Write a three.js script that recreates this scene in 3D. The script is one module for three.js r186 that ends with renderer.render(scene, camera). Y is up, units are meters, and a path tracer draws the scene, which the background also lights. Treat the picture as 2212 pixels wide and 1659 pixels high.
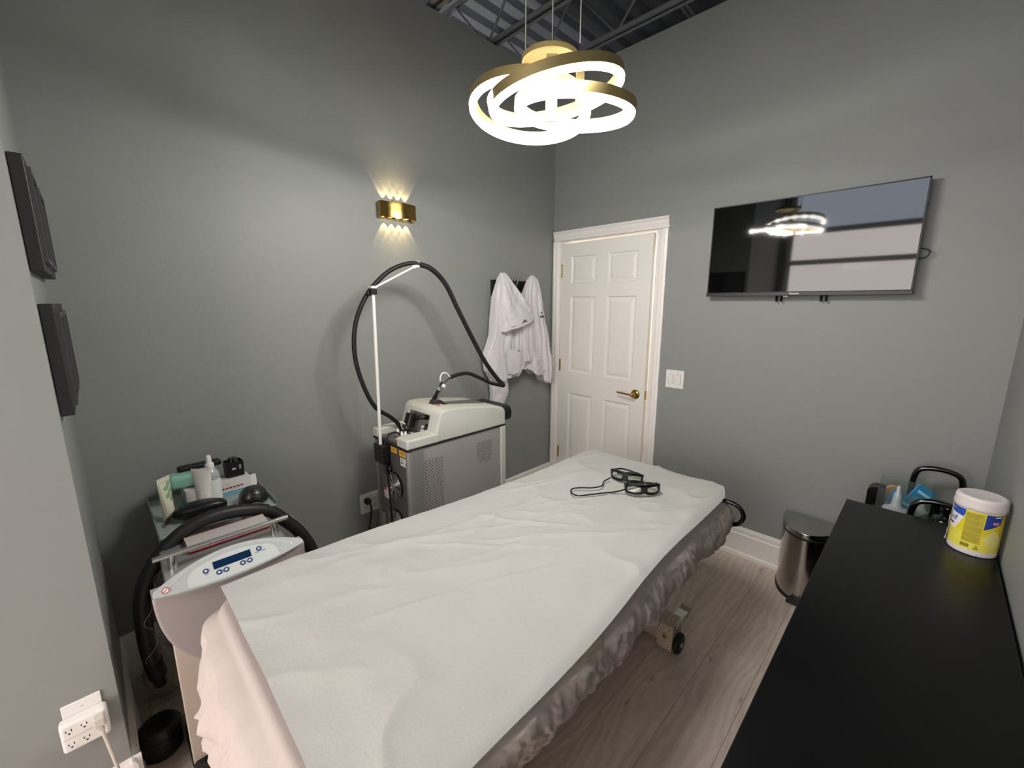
import * as THREE from 'three';
import { RoundedBoxGeometry } from 'three/addons/geometries/RoundedBoxGeometry.js';
import { mergeGeometries, mergeVertices, toCreasedNormals } from 'three/addons/utils/BufferGeometryUtils.js';
import { FontLoader } from 'three/addons/loaders/FontLoader.js';
import { TextGeometry } from 'three/addons/geometries/TextGeometry.js';
import { RectAreaLightUniformsLib } from 'three/addons/lights/RectAreaLightUniformsLib.js';
import { Brush, Evaluator, SUBTRACTION } from 'three-bvh-csg';

// ---------------------------------------------------------------- camera, sky, exposure
const scene = new THREE.Scene();
const renderer = new THREE.WebGLRenderer({ antialias: true });
renderer.toneMapping = THREE.LinearToneMapping;
renderer.toneMappingExposure = 1.36;
renderer.shadowMap.enabled = true;
renderer.shadowMap.type = THREE.PCFSoftShadowMap;
RectAreaLightUniformsLib.init();

const camera = new THREE.PerspectiveCamera(85.02, 2212 / 1659, 0.05, 60);
camera.position.set(2.245, 1.567, 2.719);
const PITCH = THREE.MathUtils.degToRad(10.95), S45 = Math.SQRT1_2;
camera.lookAt(2.245 - S45 * Math.cos(PITCH), 1.567 - Math.sin(PITCH), 2.719 - S45 * Math.cos(PITCH));

// overcast daylight, entering only through the window behind the camera
scene.background = new THREE.Color().setRGB(1.0, 0.905, 0.87);
scene.backgroundIntensity = 4.8;

// ---------------------------------------------------------------- helpers
let seed = 20240611;
const rnd = () => { seed = (seed * 1664525 + 1013904223) >>> 0; return seed / 4294967296; };
const rr = (a, b) => a + (b - a) * rnd();
const clamp = THREE.MathUtils.clamp, lerp = THREE.MathUtils.lerp;
const sm = (x, a, b) => { const t = clamp((x - a) / (b - a), 0, 1); return t * t * (3 - 2 * t); };
const hash = (x, y, s) => { let h = (Math.imul(x, 374761393) + Math.imul(y, 668265263) + Math.imul(s, 1442695041)) | 0; h = Math.imul(h ^ (h >>> 13), 1274126177); return ((h ^ (h >>> 16)) >>> 0) / 4294967296; };
function vn(x, y, s = 1, px = 4096, py = 4096) {          // periodic value noise 0..1
  const xi = Math.floor(x), yi = Math.floor(y), fx = x - xi, fy = y - yi, u = fx * fx * (3 - 2 * fx), v = fy * fy * (3 - 2 * fy), m = (a, n) => ((a % n) + n) % n;
  const h = (a, b) => hash(m(a, px), m(b, py), s);
  return lerp(lerp(h(xi, yi), h(xi + 1, yi), u), lerp(h(xi, yi + 1), h(xi + 1, yi + 1), u), v);
}
function fbm(x, y, s, oct = 4, px = 4096, py = 4096) { let a = 0, w = 0.5, t = 0; for (let i = 0; i < oct; i++) { a += w * vn(x, y, s + i, px, py); t += w; x *= 2; y *= 2; px *= 2; py *= 2; w *= 0.5; } return a / t; }

function dataTex(w, h, fn, srgb) {
  const d = new Uint8Array(w * h * 4);
  for (let j = 0; j < h; j++) for (let i = 0; i < w; i++) { const c = fn(i, j); const k = (j * w + i) * 4; d[k] = c[0]; d[k + 1] = c[1]; d[k + 2] = c[2]; d[k + 3] = 255; }
  const t = new THREE.DataTexture(d, w, h); t.wrapS = t.wrapT = THREE.RepeatWrapping; t.magFilter = THREE.LinearFilter; t.minFilter = THREE.LinearMipmapLinearFilter; t.generateMipmaps = true;
  if (srgb) t.colorSpace = THREE.SRGBColorSpace; t.needsUpdate = true; return t;
}
const grey = (v) => { const g = clamp(v, 0, 1) * 255; return [g, g, g]; };
function canvasTex(w, h, draw) {
  const c = document.createElement('canvas'); c.width = w; c.height = h; draw(c.getContext('2d'), w, h);
  const t = new THREE.CanvasTexture(c); t.colorSpace = THREE.SRGBColorSpace; t.anisotropy = 4; return t;
}
const rep = (t, x, y) => { const c = t.clone(); c.repeat.set(x, y); c.needsUpdate = true; return c; };

const std = (color, roughness = 0.6, metalness = 0, extra = {}) => new THREE.MeshStandardMaterial({ color, roughness, metalness, ...extra });
const phys = (color, roughness, metalness, extra = {}) => new THREE.MeshPhysicalMaterial({ color, roughness, metalness, ...extra });

// geometry
const T = (g, x = 0, y = 0, z = 0) => g.translate(x, y, z);
const box = (w, h, d, x = 0, y = 0, z = 0) => T(new THREE.BoxGeometry(w, h, d), x, y, z);
const rbox = (w, h, d, r = 0.004, x = 0, y = 0, z = 0, s = 3) => T(new RoundedBoxGeometry(w, h, d, s, Math.min(r, w / 2.01, h / 2.01, d / 2.01)), x, y, z);
const span = (x0, x1, y0, y1, z0, z1, r = 0) => r ? rbox(x1 - x0, y1 - y0, z1 - z0, r, (x0 + x1) / 2, (y0 + y1) / 2, (z0 + z1) / 2) : box(x1 - x0, y1 - y0, z1 - z0, (x0 + x1) / 2, (y0 + y1) / 2, (z0 + z1) / 2);
const cyl = (r0, r1, h, x = 0, y = 0, z = 0, n = 24) => T(new THREE.CylinderGeometry(r1, r0, h, n), x, y, z);
const V = (a) => new THREE.Vector3(...a);
const tube = (pts, r, seg = 64, rad = 10, closed = false) => new THREE.TubeGeometry(new THREE.CatmullRomCurve3(pts.map(V), closed, 'centripetal'), seg, r, rad, closed);
function rod(a, b, r, n = 12) { const A = V(a), B = V(b), d = B.clone().sub(A), g = new THREE.CylinderGeometry(r, r, d.length(), n); g.applyQuaternion(new THREE.Quaternion().setFromUnitVectors(new THREE.Vector3(0, 1, 0), d.clone().normalize())); const m = A.add(B).multiplyScalar(0.5); return T(g, m.x, m.y, m.z); }
const lathe = (pts, n = 40) => new THREE.LatheGeometry(pts.map((p) => new THREE.Vector2(p[0], p[1])), n);
function shape(pts) { const s = new THREE.Shape(); pts.forEach((p, i) => i ? s.lineTo(p[0], p[1]) : s.moveTo(p[0], p[1])); s.closePath(); return s; }
function roundShape(x0, y0, x1, y1, r) { const s = new THREE.Shape(); s.moveTo(x0 + r, y0); s.lineTo(x1 - r, y0); s.quadraticCurveTo(x1, y0, x1, y0 + r); s.lineTo(x1, y1 - r); s.quadraticCurveTo(x1, y1, x1 - r, y1); s.lineTo(x0 + r, y1); s.quadraticCurveTo(x0, y1, x0, y1 - r); s.lineTo(x0, y0 + r); s.quadraticCurveTo(x0, y0, x0 + r, y0); return s; }
const extr = (s, depth, bevel = 0, seg = 3, curve = 16) => new THREE.ExtrudeGeometry(s, { depth, bevelEnabled: bevel > 0, bevelSize: bevel, bevelThickness: bevel, bevelSegments: seg, curveSegments: curve });
const plain = (g) => { const h = g.index ? g.toNonIndexed() : g; for (const k of Object.keys(h.attributes)) if (!['position', 'normal', 'uv'].includes(k)) h.deleteAttribute(k); h.clearGroups(); return h; };
const merge = (list) => mergeGeometries(list.map(plain));
function uvm(g, sc = 1) {                                    // uv in metres from the dominant normal
  const h = plain(g), p = h.attributes.position, n = h.attributes.normal, uv = new Float32Array(p.count * 2);
  for (let i = 0; i < p.count; i += 3) {
    let nx = 0, ny = 0, nz = 0; for (let k = 0; k < 3; k++) { nx += n.getX(i + k); ny += n.getY(i + k); nz += n.getZ(i + k); }
    nx = Math.abs(nx); ny = Math.abs(ny); nz = Math.abs(nz);
    for (let k = 0; k < 3; k++) { const j = i + k, x = p.getX(j), y = p.getY(j), z = p.getZ(j); const [a, b] = nx >= ny && nx >= nz ? [z, y] : ny >= nz ? [x, z] : [x, y]; uv[2 * j] = a * sc; uv[2 * j + 1] = b * sc; }
  }
  h.setAttribute('uv', new THREE.BufferAttribute(uv, 2)); return h;
}
function surface(nu, nv, fn, closedU = false) {              // grid surface, fn(u, v) -> [x, y, z]
  const pos = [], uv = [], idx = [];
  for (let j = 0; j <= nv; j++) for (let i = 0; i <= nu; i++) { const p = fn(closedU && i === nu ? 0 : i / nu, j / nv); pos.push(p[0], p[1], p[2]); uv.push(p[3] ?? i / nu, p[4] ?? j / nv); }
  for (let j = 0; j < nv; j++) for (let i = 0; i < nu; i++) { const a = j * (nu + 1) + i, b = a + 1, c = a + nu + 1, d = c + 1; idx.push(a, c, b, b, c, d); }
  const g = new THREE.BufferGeometry(); g.setAttribute('position', new THREE.Float32BufferAttribute(pos, 3)); g.setAttribute('uv', new THREE.Float32BufferAttribute(uv, 2)); g.setIndex(idx);
  if (!closedU) { g.computeVertexNormals(); return g; }
  g.computeVertexNormals(); const n = g.attributes.normal;
  for (let j = 0; j <= nv; j++) { const a = j * (nu + 1), b = a + nu, v = new THREE.Vector3(n.getX(a) + n.getX(b), n.getY(a) + n.getY(b), n.getZ(a) + n.getZ(b)).normalize(); n.setXYZ(a, v.x, v.y, v.z); n.setXYZ(b, v.x, v.y, v.z); }
  return g;
}
// objects
const used = {};
function numbered(n) { const k = used[n] ?? 0; used[n] = k + 1; return k ? n + '_' + String(k).padStart(3, '0') : n; }
function mesh(name, geo, mat, parent, pos, rot) {
  const m = new THREE.Mesh(geo, mat); m.name = parent && parent !== scene ? name : numbered(name); if (pos) m.position.set(...pos); if (rot) m.rotation.set(...rot); (parent ?? scene).add(m); return m;
}
function group(name, parent, pos, turn = 0) { const g = new THREE.Group(); g.name = parent ? name : numbered(name); (parent ?? scene).add(g); if (pos) g.position.set(...pos); g.rotation.y = turn; return g; }
function tag(o, label, category, grp) { o.userData.label = label; o.userData.category = category; if (grp) o.userData.group = grp; return o; }
const struct = (o, label) => { o.userData.kind = 'structure'; if (label) o.userData.label = label; return o; };
const thing = (name, label, category, pos, turn, grp) => tag(group(name, null, pos, turn), label, category, grp);
const part = (o, label) => { o.userData.label = label; return o; };

const fontBold = await new FontLoader().loadAsync('fonts/droid/droid_sans_bold.typeface.json');
const text = (str, size, depth = 0.0008) => { const g = new TextGeometry(str, { font: fontBold, size, depth, curveSegments: 4, bevelEnabled: false }); g.computeBoundingBox(); const b = g.boundingBox; return T(g, -(b.min.x + b.max.x) / 2, -(b.min.y + b.max.y) / 2, 0); };

// ---------------------------------------------------------------- textures and materials
const peel = dataTex(256, 256, (i, j) => grey(0.5 * fbm(i / 256 * 48, j / 256 * 48, 11, 3, 48, 48) + 0.5 * fbm(i / 256 * 10, j / 256 * 10, 15, 3, 10, 10)));
const weave = dataTex(256, 256, (i, j) => grey(0.25 + 0.25 * Math.sin(i / 256 * Math.PI * 2 * 64) * Math.sin(j / 256 * Math.PI * 2 * 64) + 0.5 * fbm(i / 256 * 16, j / 256 * 16, 21, 4, 16, 16)));
const crepe = dataTex(512, 512, (i, j) => { const x = i / 512, y = j / 512; return grey(0.55 * fbm(x * 60, y * 60, 31, 3, 60, 60) + 0.45 * Math.abs(2 * fbm(x * 9, y * 9, 35, 4, 9, 9) - 1)); });
const brushed = dataTex(128, 512, (i, j) => grey(0.35 + 0.3 * vn(i / 128 * 4, j / 512 * 256, 41, 4, 256) + 0.15 * vn(i / 128 * 12, j / 512 * 64, 43, 12, 64)));
const speck = dataTex(256, 256, (i, j) => grey(0.5 + 0.5 * (fbm(i / 256 * 90, j / 256 * 90, 51, 2, 90, 90) - 0.5)));
const M = {
  wall: std(new THREE.Color().setRGB(0.262, 0.270, 0.260), 0.55, 0, { bumpMap: rep(peel, 2.2, 2.2), bumpScale: 0.0006 }),
  trim: std('#efeae5', 0.38),
  doorWhite: std('#e6e2dc', 0.42, 0, { bumpMap: rep(brushed, 2, 3), bumpScale: 0.00012 }),
  white: std('#e9e6e2', 0.35), whiteMatte: std('#e4e0dc', 0.7), beigePlastic: std('#cfc8bd', 0.4),
  black: std('#0b0b0c', 0.42), blackGloss: phys('#060607', 0.16, 0, { clearcoat: 0.6, clearcoatRoughness: 0.12 }), blackMatte: std('#101011', 0.75), rubber: std('#0d0d0e', 0.6),
  brass: std('#b08d4a', 0.26, 1), brassBrushed: std('#a88a4e', 0.34, 1, { roughnessMap: rep(brushed, 1, 4) }), gold: std('#a08f61', 0.5, 0.6, { bumpMap: rep(speck, 20, 20), bumpScale: 0.0002 }),
  chrome: std('#d8d8da', 0.12, 1), steel: std('#cfccc8', 0.36, 0.9, { roughnessMap: rep(brushed, 3, 1) }), satin: std('#8d8c8a', 0.42, 0.7), silver: std('#9b9a98', 0.45, 0.55), darkGrey: std('#4c4a48', 0.5, 0.3),
  deck: std('#878d95', 0.5, 0.3), joist: std('#7e8286', 0.55, 0.15),
  paper: std('#bbb9b5', 0.85, 0, { bumpMap: rep(crepe, 3, 3), bumpScale: 0.0011 }),
  linen: std('#c3b6af', 0.85, 0, { bumpMap: rep(weave, 6, 6), bumpScale: 0.0006 }),
  coat: std('#dcd6d9', 0.8, 0, { bumpMap: rep(weave, 6, 6), bumpScale: 0.0005 }),
  glass: phys('#ffffff', 0.0, 0, { transmission: 1, thickness: 0, ior: 1.5 }),
};

// ---------------------------------------------------------------- structure
const H = 3.2, RX = 2.5, CX = 0.67, CZ = 2.806, FZ = 4.0, WT = 0.12, DECK = 3.62;
const DX0 = 0.088, DX1 = 0.884, DH = 2.04;                         // door opening
struct(mesh('wall_left', uvm(span(-WT, 0, 0, H, -WT, FZ)), M.wall), 'grey painted wall behind the laser machine and the sconce');
struct(mesh('wall_back', uvm(merge([span(0, DX0, 0, H, -WT, 0), span(DX0, DX1, DH, H, -WT, 0), span(DX1, RX, 0, H, -WT, 0)])), M.wall), 'grey painted wall with the white door and the television');
struct(mesh('wall_right', uvm(span(RX, RX + WT, 0, H, -WT, FZ + 0.15)), M.wall), 'grey painted wall beside the black cabinet');
struct(mesh('wall_column', uvm(span(0, CX, 0, H, CZ, FZ)), M.wall), 'grey boxed-out wall with the power tap and the black frames');
const WX0 = 0.74, WX1 = 2.44, WY0 = 0.4, WY1 = 3.08;
struct(mesh('wall_front', uvm(merge([span(CX, WX0, 0, H, FZ, FZ + 0.15), span(WX1, RX, 0, H, FZ, FZ + 0.15), span(WX0, WX1, 0, WY0, FZ, FZ + 0.15), span(WX0, WX1, WY1, H, FZ, FZ + 0.15)])), M.wall), 'grey painted wall around the large window');

// window: frame, mullions, panes
{
  const w = struct(group('window_1'), 'tall white framed window with two horizontal mullions');
  const fm = M.white, z0 = FZ + 0.04, z1 = FZ + 0.11;
  mesh('window_frame', merge([span(WX0, WX0 + 0.05, WY0, WY1, z0, z1), span(WX1 - 0.05, WX1, WY0, WY1, z0, z1), span(WX0, WX1, WY0, WY0 + 0.05, z0, z1), span(WX0, WX1, WY1 - 0.05, WY1, z0, z1)]), fm, w);
  for (const y of [2.08, 2.46]) mesh('mullion', span(WX0 + 0.05, WX1 - 0.05, y - 0.03, y + 0.03, z0, z1, 0.004), fm, w);
  const film = phys('#cfd8e2', 0, 0, { transmission: 1, thickness: 0, ior: 1.5 });
  mesh('window_pane', span(WX0 + 0.05, WX1 - 0.05, WY0 + 0.05, 2.05, FZ + 0.07, FZ + 0.076), M.glass, w);
  mesh('window_pane', span(WX0 + 0.05, WX1 - 0.05, 2.11, 2.43, FZ + 0.07, FZ + 0.076), M.glass, w);
  part(mesh('window_pane', span(WX0 + 0.05, WX1 - 0.05, 2.49, WY1 - 0.05, FZ + 0.07, FZ + 0.076), film, w), 'blue tinted upper pane');
  mesh('window_sill', span(WX0 - 0.02, WX1 + 0.02, WY0 - 0.03, WY0, FZ - 0.04, FZ + 0.04, 0.004), M.trim, w);
}
struct(mesh('ground', box(14, 0.1, 12, 1.5, -0.2, FZ + 0.15 + 6), std('#8f8c88', 0.9)), 'pale paving outside the window');

// floor: planks of grey oak laminate, running away from the camera
function plankTex(s) {
  const knots = [[hash(s, 1, 7), hash(s, 2, 7)], [hash(s, 3, 7), hash(s, 4, 7)]];
  return dataTex(192, 1024, (i, j) => {
    const x = i / 192, y = j / 1024;
    let warp = 0.16 * (fbm(x * 2, y * 5, s * 9, 3) - 0.5);
    for (const [kx, ky] of knots) { const dx = (x - kx) * 0.9, dy = (y - ky) * 5; warp += 0.10 * Math.exp(-(dx * dx * 9 + dy * dy * 1.4)); }
    const ring = Math.sin((x + warp * 2.4 + 0.06 * Math.sin(y * 3 + s)) * (26 + 8 * hash(s, 5, 3)));
    const pore = vn(x * 90, y * 24, s + 70) * 0.6 + vn(x * 180, y * 60, s + 71) * 0.4, cloud = fbm(x * 1.6, y * 4, s + 80, 3);
    let v = 0.5 + 0.04 * ring + 0.13 * (pore - 0.5) + 0.22 * (cloud - 0.5);
    for (const [kx, ky] of knots) { const dx = (x - kx) * 0.19, dy = (y - ky) * 1.28, d = Math.hypot(dx * 1.6, dy * 0.6); v -= 0.3 * Math.exp(-d * d * 9000) + 0.07 * Math.exp(-Math.abs(dx) * 90) * sm(1 - Math.abs(dy) * 3, 0, 1) * vn(y * 60, x * 30, s + 3); }
    const l = 0.62 + 0.76 * v; return [clamp(206 * l, 0, 255), clamp(190 * l, 0, 255), clamp(177 * l, 0, 255)];
  }, true);
}
{
  const f = struct(group('floor'), 'grey brown oak laminate floor');
  mesh('subfloor', span(-0.6, RX + WT, -0.15, -0.012, -1.6, FZ + 0.15), std('#3a342f', 0.9), f);
  const PW = 0.19, PL = 1.28, mats = [];
  for (let k = 0; k < 6; k++) { const t = plankTex(k + 1); mats.push(std('#ffffff', 0.5, 0, { map: t, bumpMap: t, bumpScale: 0.0004 })); }
  const geos = {};
  const x0 = 1.906 - PW * 11, rows = Math.ceil((RX - x0) / PW);
  for (let i = 0; i < rows; i++) {
    const a = x0 + i * PW; let z = -PL * hash(i, 3, 99) - 0.2;
    while (z < FZ) {
      const xa = Math.max(a, -0.0), xb = Math.min(a + PW, RX), za = Math.max(z, 0), zb = Math.min(z + PL, FZ);
      if (zb - za > 0.01 && xb - xa > 0.01) {
        const w = xb - xa - 0.0012, l = zb - za - 0.0012, key = w.toFixed(3) + l.toFixed(3);
        const g = geos[key] ??= (() => { const b = box(w, 0.012, l); const uv = b.attributes.uv, p = b.attributes.position; for (let q = 0; q < uv.count; q++) uv.setXY(q, p.getX(q) / PW + 0.5, p.getZ(q) / PL + 0.5); return b; })();
        mesh('plank', g, mats[Math.floor(hash(i, Math.round(z * 10), 5) * 6)], f, [(xa + xb) / 2, -0.006, (za + zb) / 2]);
      }
      z += PL;
    }
  }
}
// hallway beyond the door
struct(mesh('wall_hall', merge([span(-0.62, -0.5, 0, 2.6, -1.6, -WT), span(1.6, 1.72, 0, 2.6, -1.6, -WT), span(-0.62, 1.72, 0, 2.6, -1.72, -1.6)]), std('#d9d5cf', 0.7)), 'pale wall of the hallway beyond the door');
struct(mesh('ceiling_hall', span(-0.62, 1.72, 2.6, 2.7, -1.72, -WT), std('#d9d5cf', 0.8)), 'pale ceiling of the hallway beyond the door');
struct(mesh('floor_hall', span(-0.62, 1.72, -0.012, 0, -1.6, 0), std('#7d736b', 0.6)), 'hallway floor beyond the door');

// ceiling: ribbed steel deck on open web joists, running on over the wall tops
{
  const c = struct(group('ceiling'), 'exposed ribbed steel deck with open web joists');
  const X0 = -1.6, X1 = 4.1, Z0 = -1.9, Z1 = FZ + 0.15, P = 0.152, D = 0.045, pts = [];
  let x = X0; while (x < X1) { pts.push([x, 0], [x + 0.075, 0], [x + 0.092, D], [x + 0.135, D]); x += P; }
  const s = new THREE.Shape(); pts.forEach((p, i) => i ? s.lineTo(p[0], p[1]) : s.moveTo(p[0], p[1])); s.lineTo(x, 0.11); s.lineTo(X0, 0.11); s.closePath();
  const g = new THREE.ExtrudeGeometry(s, { depth: Z1 - Z0, bevelEnabled: false }); T(g, 0, DECK, Z0);
  mesh('deck', g, M.deck, c);
  for (const z of [0.125, 0.61, 1.09, 1.6, 2.1, 2.6, 3.1, 3.6]) {
    const j = group('joist', c);
    const ang = (y, up, s) => merge([span(X0, X1, y, y + 0.004, z + (s > 0 ? 0.008 : -0.038), z + (s > 0 ? 0.038 : -0.008)), span(X0, X1, up ? y : y - 0.03, up ? y + 0.03 : y, z + (s > 0 ? 0.008 : -0.011), z + (s > 0 ? 0.011 : -0.008))]);
    for (const sgn of [-1, 1]) { mesh('bottom_chord', ang(3.225, true, sgn), M.joist, j); mesh('top_chord', ang(DECK - 0.004, false, sgn), M.joist, j); }
    let a = X0 + hash(Math.round(z * 100), 2, 2) * 0.3, up = true; const q = 0.34;
    while (a < X1 - q) { const yA = up ? 3.235 : DECK - 0.01, yB = up ? DECK - 0.01 : 3.235; mesh('web', rod([a, yA, z], [a + q, yB, z], 0.0075, 8), M.joist, j); a += q; up = !up; }
  }
  mesh('bridging_bar', rod([0.95, 3.23, -0.5], [0.72, 3.6, 0.14], 0.009, 8), M.joist, c); mesh('bridging_bar', rod([0.98, 3.23, -0.5], [0.75, 3.6, 0.14], 0.009, 8), M.joist, c);
}
// outer shell that carries the deck
struct(mesh('wall_outer', merge([span(-1.72, -1.6, -0.2, DECK + 0.11, -2.02, FZ + 0.27), span(4.1, 4.22, -0.2, DECK + 0.11, -2.02, FZ + 0.27), span(-1.72, 4.22, -0.2, DECK + 0.11, -2.02, -1.9), span(-1.72, -0.12, -0.2, DECK + 0.11, FZ + 0.15, FZ + 0.27), span(RX + WT, 4.22, -0.2, DECK + 0.11, FZ + 0.15, FZ + 0.27), span(-0.12, RX + WT, H, DECK + 0.11, FZ + 0.15, FZ + 0.27)]), std('#5b5b5b', 0.9)), 'block wall of the unit around the room');

// baseboards with a stepped profile
function baseGeo(len) {   // runs along +x from 0, face towards +z
  const s = shape([[0, 0], [0.022, 0], [0.022, 0.022], [0.016, 0.03], [0.016, 0.145], [0.012, 0.15], [0.012, 0.172], [0.006, 0.188], [0, 0.19]]);
  const g = extr(s, len); g.rotateY(-Math.PI / 2); return T(g, len, 0, 0);        // x: depth -> length, profile out along +z
}
const baseboard = (name, len, pos, turn, label) => struct(mesh(name, baseGeo(len), M.trim, scene, pos, [0, turn, 0]), label);
baseboard('baseboard_back', RX - 0.958, [0.958, 0, 0], 0, 'tall white stepped baseboard under the television');
baseboard('baseboard_left', CZ, [0, 0, CZ], Math.PI / 2, 'tall white stepped baseboard behind the laser machine');
baseboard('baseboard_right', FZ, [RX, 0, 0], -Math.PI / 2, 'tall white stepped baseboard behind the black cabinet');
baseboard('baseboard_return', CX + 0.022, [CX + 0.022, 0, CZ], Math.PI, 'tall white stepped baseboard under the black frames');
baseboard('baseboard_column', FZ - CZ + 0.022, [CX, 0, FZ], Math.PI / 2, 'tall white stepped baseboard under the power tap');

// door: casing, jamb, slab with six raised panels, slightly ajar
{
  const d = struct(group('door_1'), 'white six panel door with brass lever, slightly ajar');
  const prof = shape([[0, 0], [0.072, 0], [0.072, 0.02], [0.055, 0.024], [0.05, 0.018], [0.03, 0.018], [0.012, 0.01], [0, 0.008]]);
  const L = (len) => extr(prof, len);
  const cas = (g, x, y, z) => T(g, x, y, z);
  const vert = (mir) => { const g = L(DH); g.rotateX(-Math.PI / 2); const p = g.attributes.position; for (let i = 0; i < p.count; i++) p.setZ(i, -p.getZ(i)); if (mir) for (let i = 0; i < p.count; i++) p.setX(i, -p.getX(i)); const h = plain(g); if (!mir) flip(h); h.computeVertexNormals(); return h; };
  function flip(h) { const p = h.attributes.position, a = p.array; for (let i = 0; i < p.count; i += 3) for (let k = 0; k < 3; k++) { const t = a[i * 3 + k]; a[i * 3 + k] = a[(i + 1) * 3 + k]; a[(i + 1) * 3 + k] = t; } }
  mesh('casing', cas(vert(true), DX0 - 0.004, 0, 0), M.trim, d); mesh('casing', cas(vert(false), DX1 + 0.004, 0, 0), M.trim, d);
  const top = L(DX1 - DX0 + 0.152); top.rotateY(-Math.PI / 2); { const p = top.attributes.position; for (let i = 0; i < p.count; i++) { const x = p.getX(i), y = p.getY(i), z = p.getZ(i); p.setXYZ(i, -x, z, y); } } const th = plain(top); th.computeVertexNormals();
  mesh('casing', cas(th, DX0 - 0.076, DH + 0.004, 0), M.trim, d);
  mesh('jamb', merge([span(DX0 - 0.001, DX0 + 0.004, 0, DH, -WT, 0.004), span(DX1 - 0.004, DX1 + 0.001, 0, DH, -WT, 0.004), span(DX0, DX1, DH - 0.004, DH + 0.001, -WT, 0.004)]), M.trim, d);
  // slab in its own frame: hinge at x = 0, face at z = 0
  const W = DX1 - DX0 - 0.02, HH = DH - 0.032, sl = new THREE.Group(); sl.name = 'door_leaf'; d.add(sl); sl.position.set(DX0 + 0.006, 0.012, -0.004); sl.rotation.y = -0.046;
  const cols = [[0.088, 0.326], [0.43, 0.672]], rowsY = [[0.22, 0.83], [1.005, 1.605], [1.7, 1.91]];
  const bumpS = new THREE.Shape(); bumpS.moveTo(0, 0); bumpS.lineTo(W, 0); bumpS.lineTo(W, HH); bumpS.lineTo(0, HH); bumpS.closePath();
  for (const [a, b] of cols) for (const [u, v] of rowsY) { const h = new THREE.Path(); h.moveTo(a, u); h.lineTo(a, v); h.lineTo(b, v); h.lineTo(b, u); h.closePath(); bumpS.holes.push(h); }
  mesh('stile_and_rail_face', T(uvm(extr(bumpS, 0.012)), 0, 0, -0.012), M.doorWhite, sl);
  mesh('core', T(box(W, HH, 0.022), W / 2, HH / 2, -0.023), M.doorWhite, sl);
  const raised = (a, b, u, v) => {           // sloped sticking, then a raised field
    const ring = [[0, 0], [0.010, -0.0095], [0.018, -0.0095], [0.040, -0.003], [0.042, -0.003]], pos = [], idx = [];
    ring.forEach(([i, z]) => pos.push(a + i, u + i, z, b - i, u + i, z, b - i, v - i, z, a + i, v - i, z));
    for (let k = 0; k < ring.length - 1; k++) for (let e = 0; e < 4; e++) { const p = k * 4 + e, q = k * 4 + (e + 1) % 4; idx.push(p, q, p + 4, q, q + 4, p + 4); }
    const o = (ring.length - 1) * 4; idx.push(o, o + 1, o + 2, o, o + 2, o + 3);
    const g = new THREE.BufferGeometry(); g.setAttribute('position', new THREE.Float32BufferAttribute(pos, 3)); g.setIndex(idx); const h = g.toNonIndexed(); h.computeVertexNormals(); return uvm(h.setAttribute('uv', new THREE.Float32BufferAttribute(new Float32Array(h.attributes.position.count * 2), 2)));
  };
  for (const [a, b] of cols) for (const [u, v] of rowsY) mesh('panel', raised(a, b, u, v), M.doorWhite, sl);
  const hd = new THREE.Group(); hd.name = 'handle'; sl.add(hd); part(hd, 'polished brass lever handle'); hd.position.set(0.708, 0.915, 0);
  const rose = lathe([[0, 0], [0.033, 0], [0.034, 0.004], [0.028, 0.011], [0.014, 0.015], [0.012, 0.04], [0.015, 0.046], [0.011, 0.056], [0, 0.058]], 32); rose.rotateX(Math.PI / 2);
  mesh('rose', rose, M.brass, hd);
  mesh('lever', merge([tube([[0, 0, 0.05], [-0.03, 0.002, 0.056], [-0.08, 0.004, 0.055], [-0.118, 0.004, 0.05]], 0.0065, 24, 10), T(new THREE.SphereGeometry(0.0068, 10, 8), -0.118, 0.004, 0.05)]), M.brass, hd);
  part(mesh('latch_plate', span(W - 0.001, W + 0.0015, 0.885, 0.945, -0.03, -0.006), M.brass, sl), 'brass latch plate in the door edge');
  for (const y of [0.3, 1.05, 1.8]) part(mesh('hinge', merge([T(cyl(0.006, 0.006, 0.09), 0, 0, 0.006), T(cyl(0.007, 0.003, 0.008), 0, 0.049, 0.006)]), M.brass, sl, [-0.004, y, 0]), 'brass hinge knuckle');
}
// ---------------------------------------------------------------- lights of the room
// hallway panel light (its light shows in the gap around the door)
{
  const t = thing('ceiling_panel_light', 'flat white ceiling panel light in the hallway beyond the door', 'light', [0.6, 2.59, -0.8]);
  mesh('housing', T(rbox(0.6, 0.02, 0.6, 0.004), 0, 0, 0), M.white, t);
  mesh('diffuser_panel', box(0.56, 0.004, 0.56, 0, -0.011, 0), std('#ffffff', 0.6, 0, { emissive: '#fff4e6', emissiveIntensity: 6 }), t);
  const l = new THREE.RectAreaLight('#fff2e2', 40, 0.56, 0.56); l.position.set(0, -0.02, 0); l.rotation.x = -Math.PI / 2; t.add(l);
}
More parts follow.
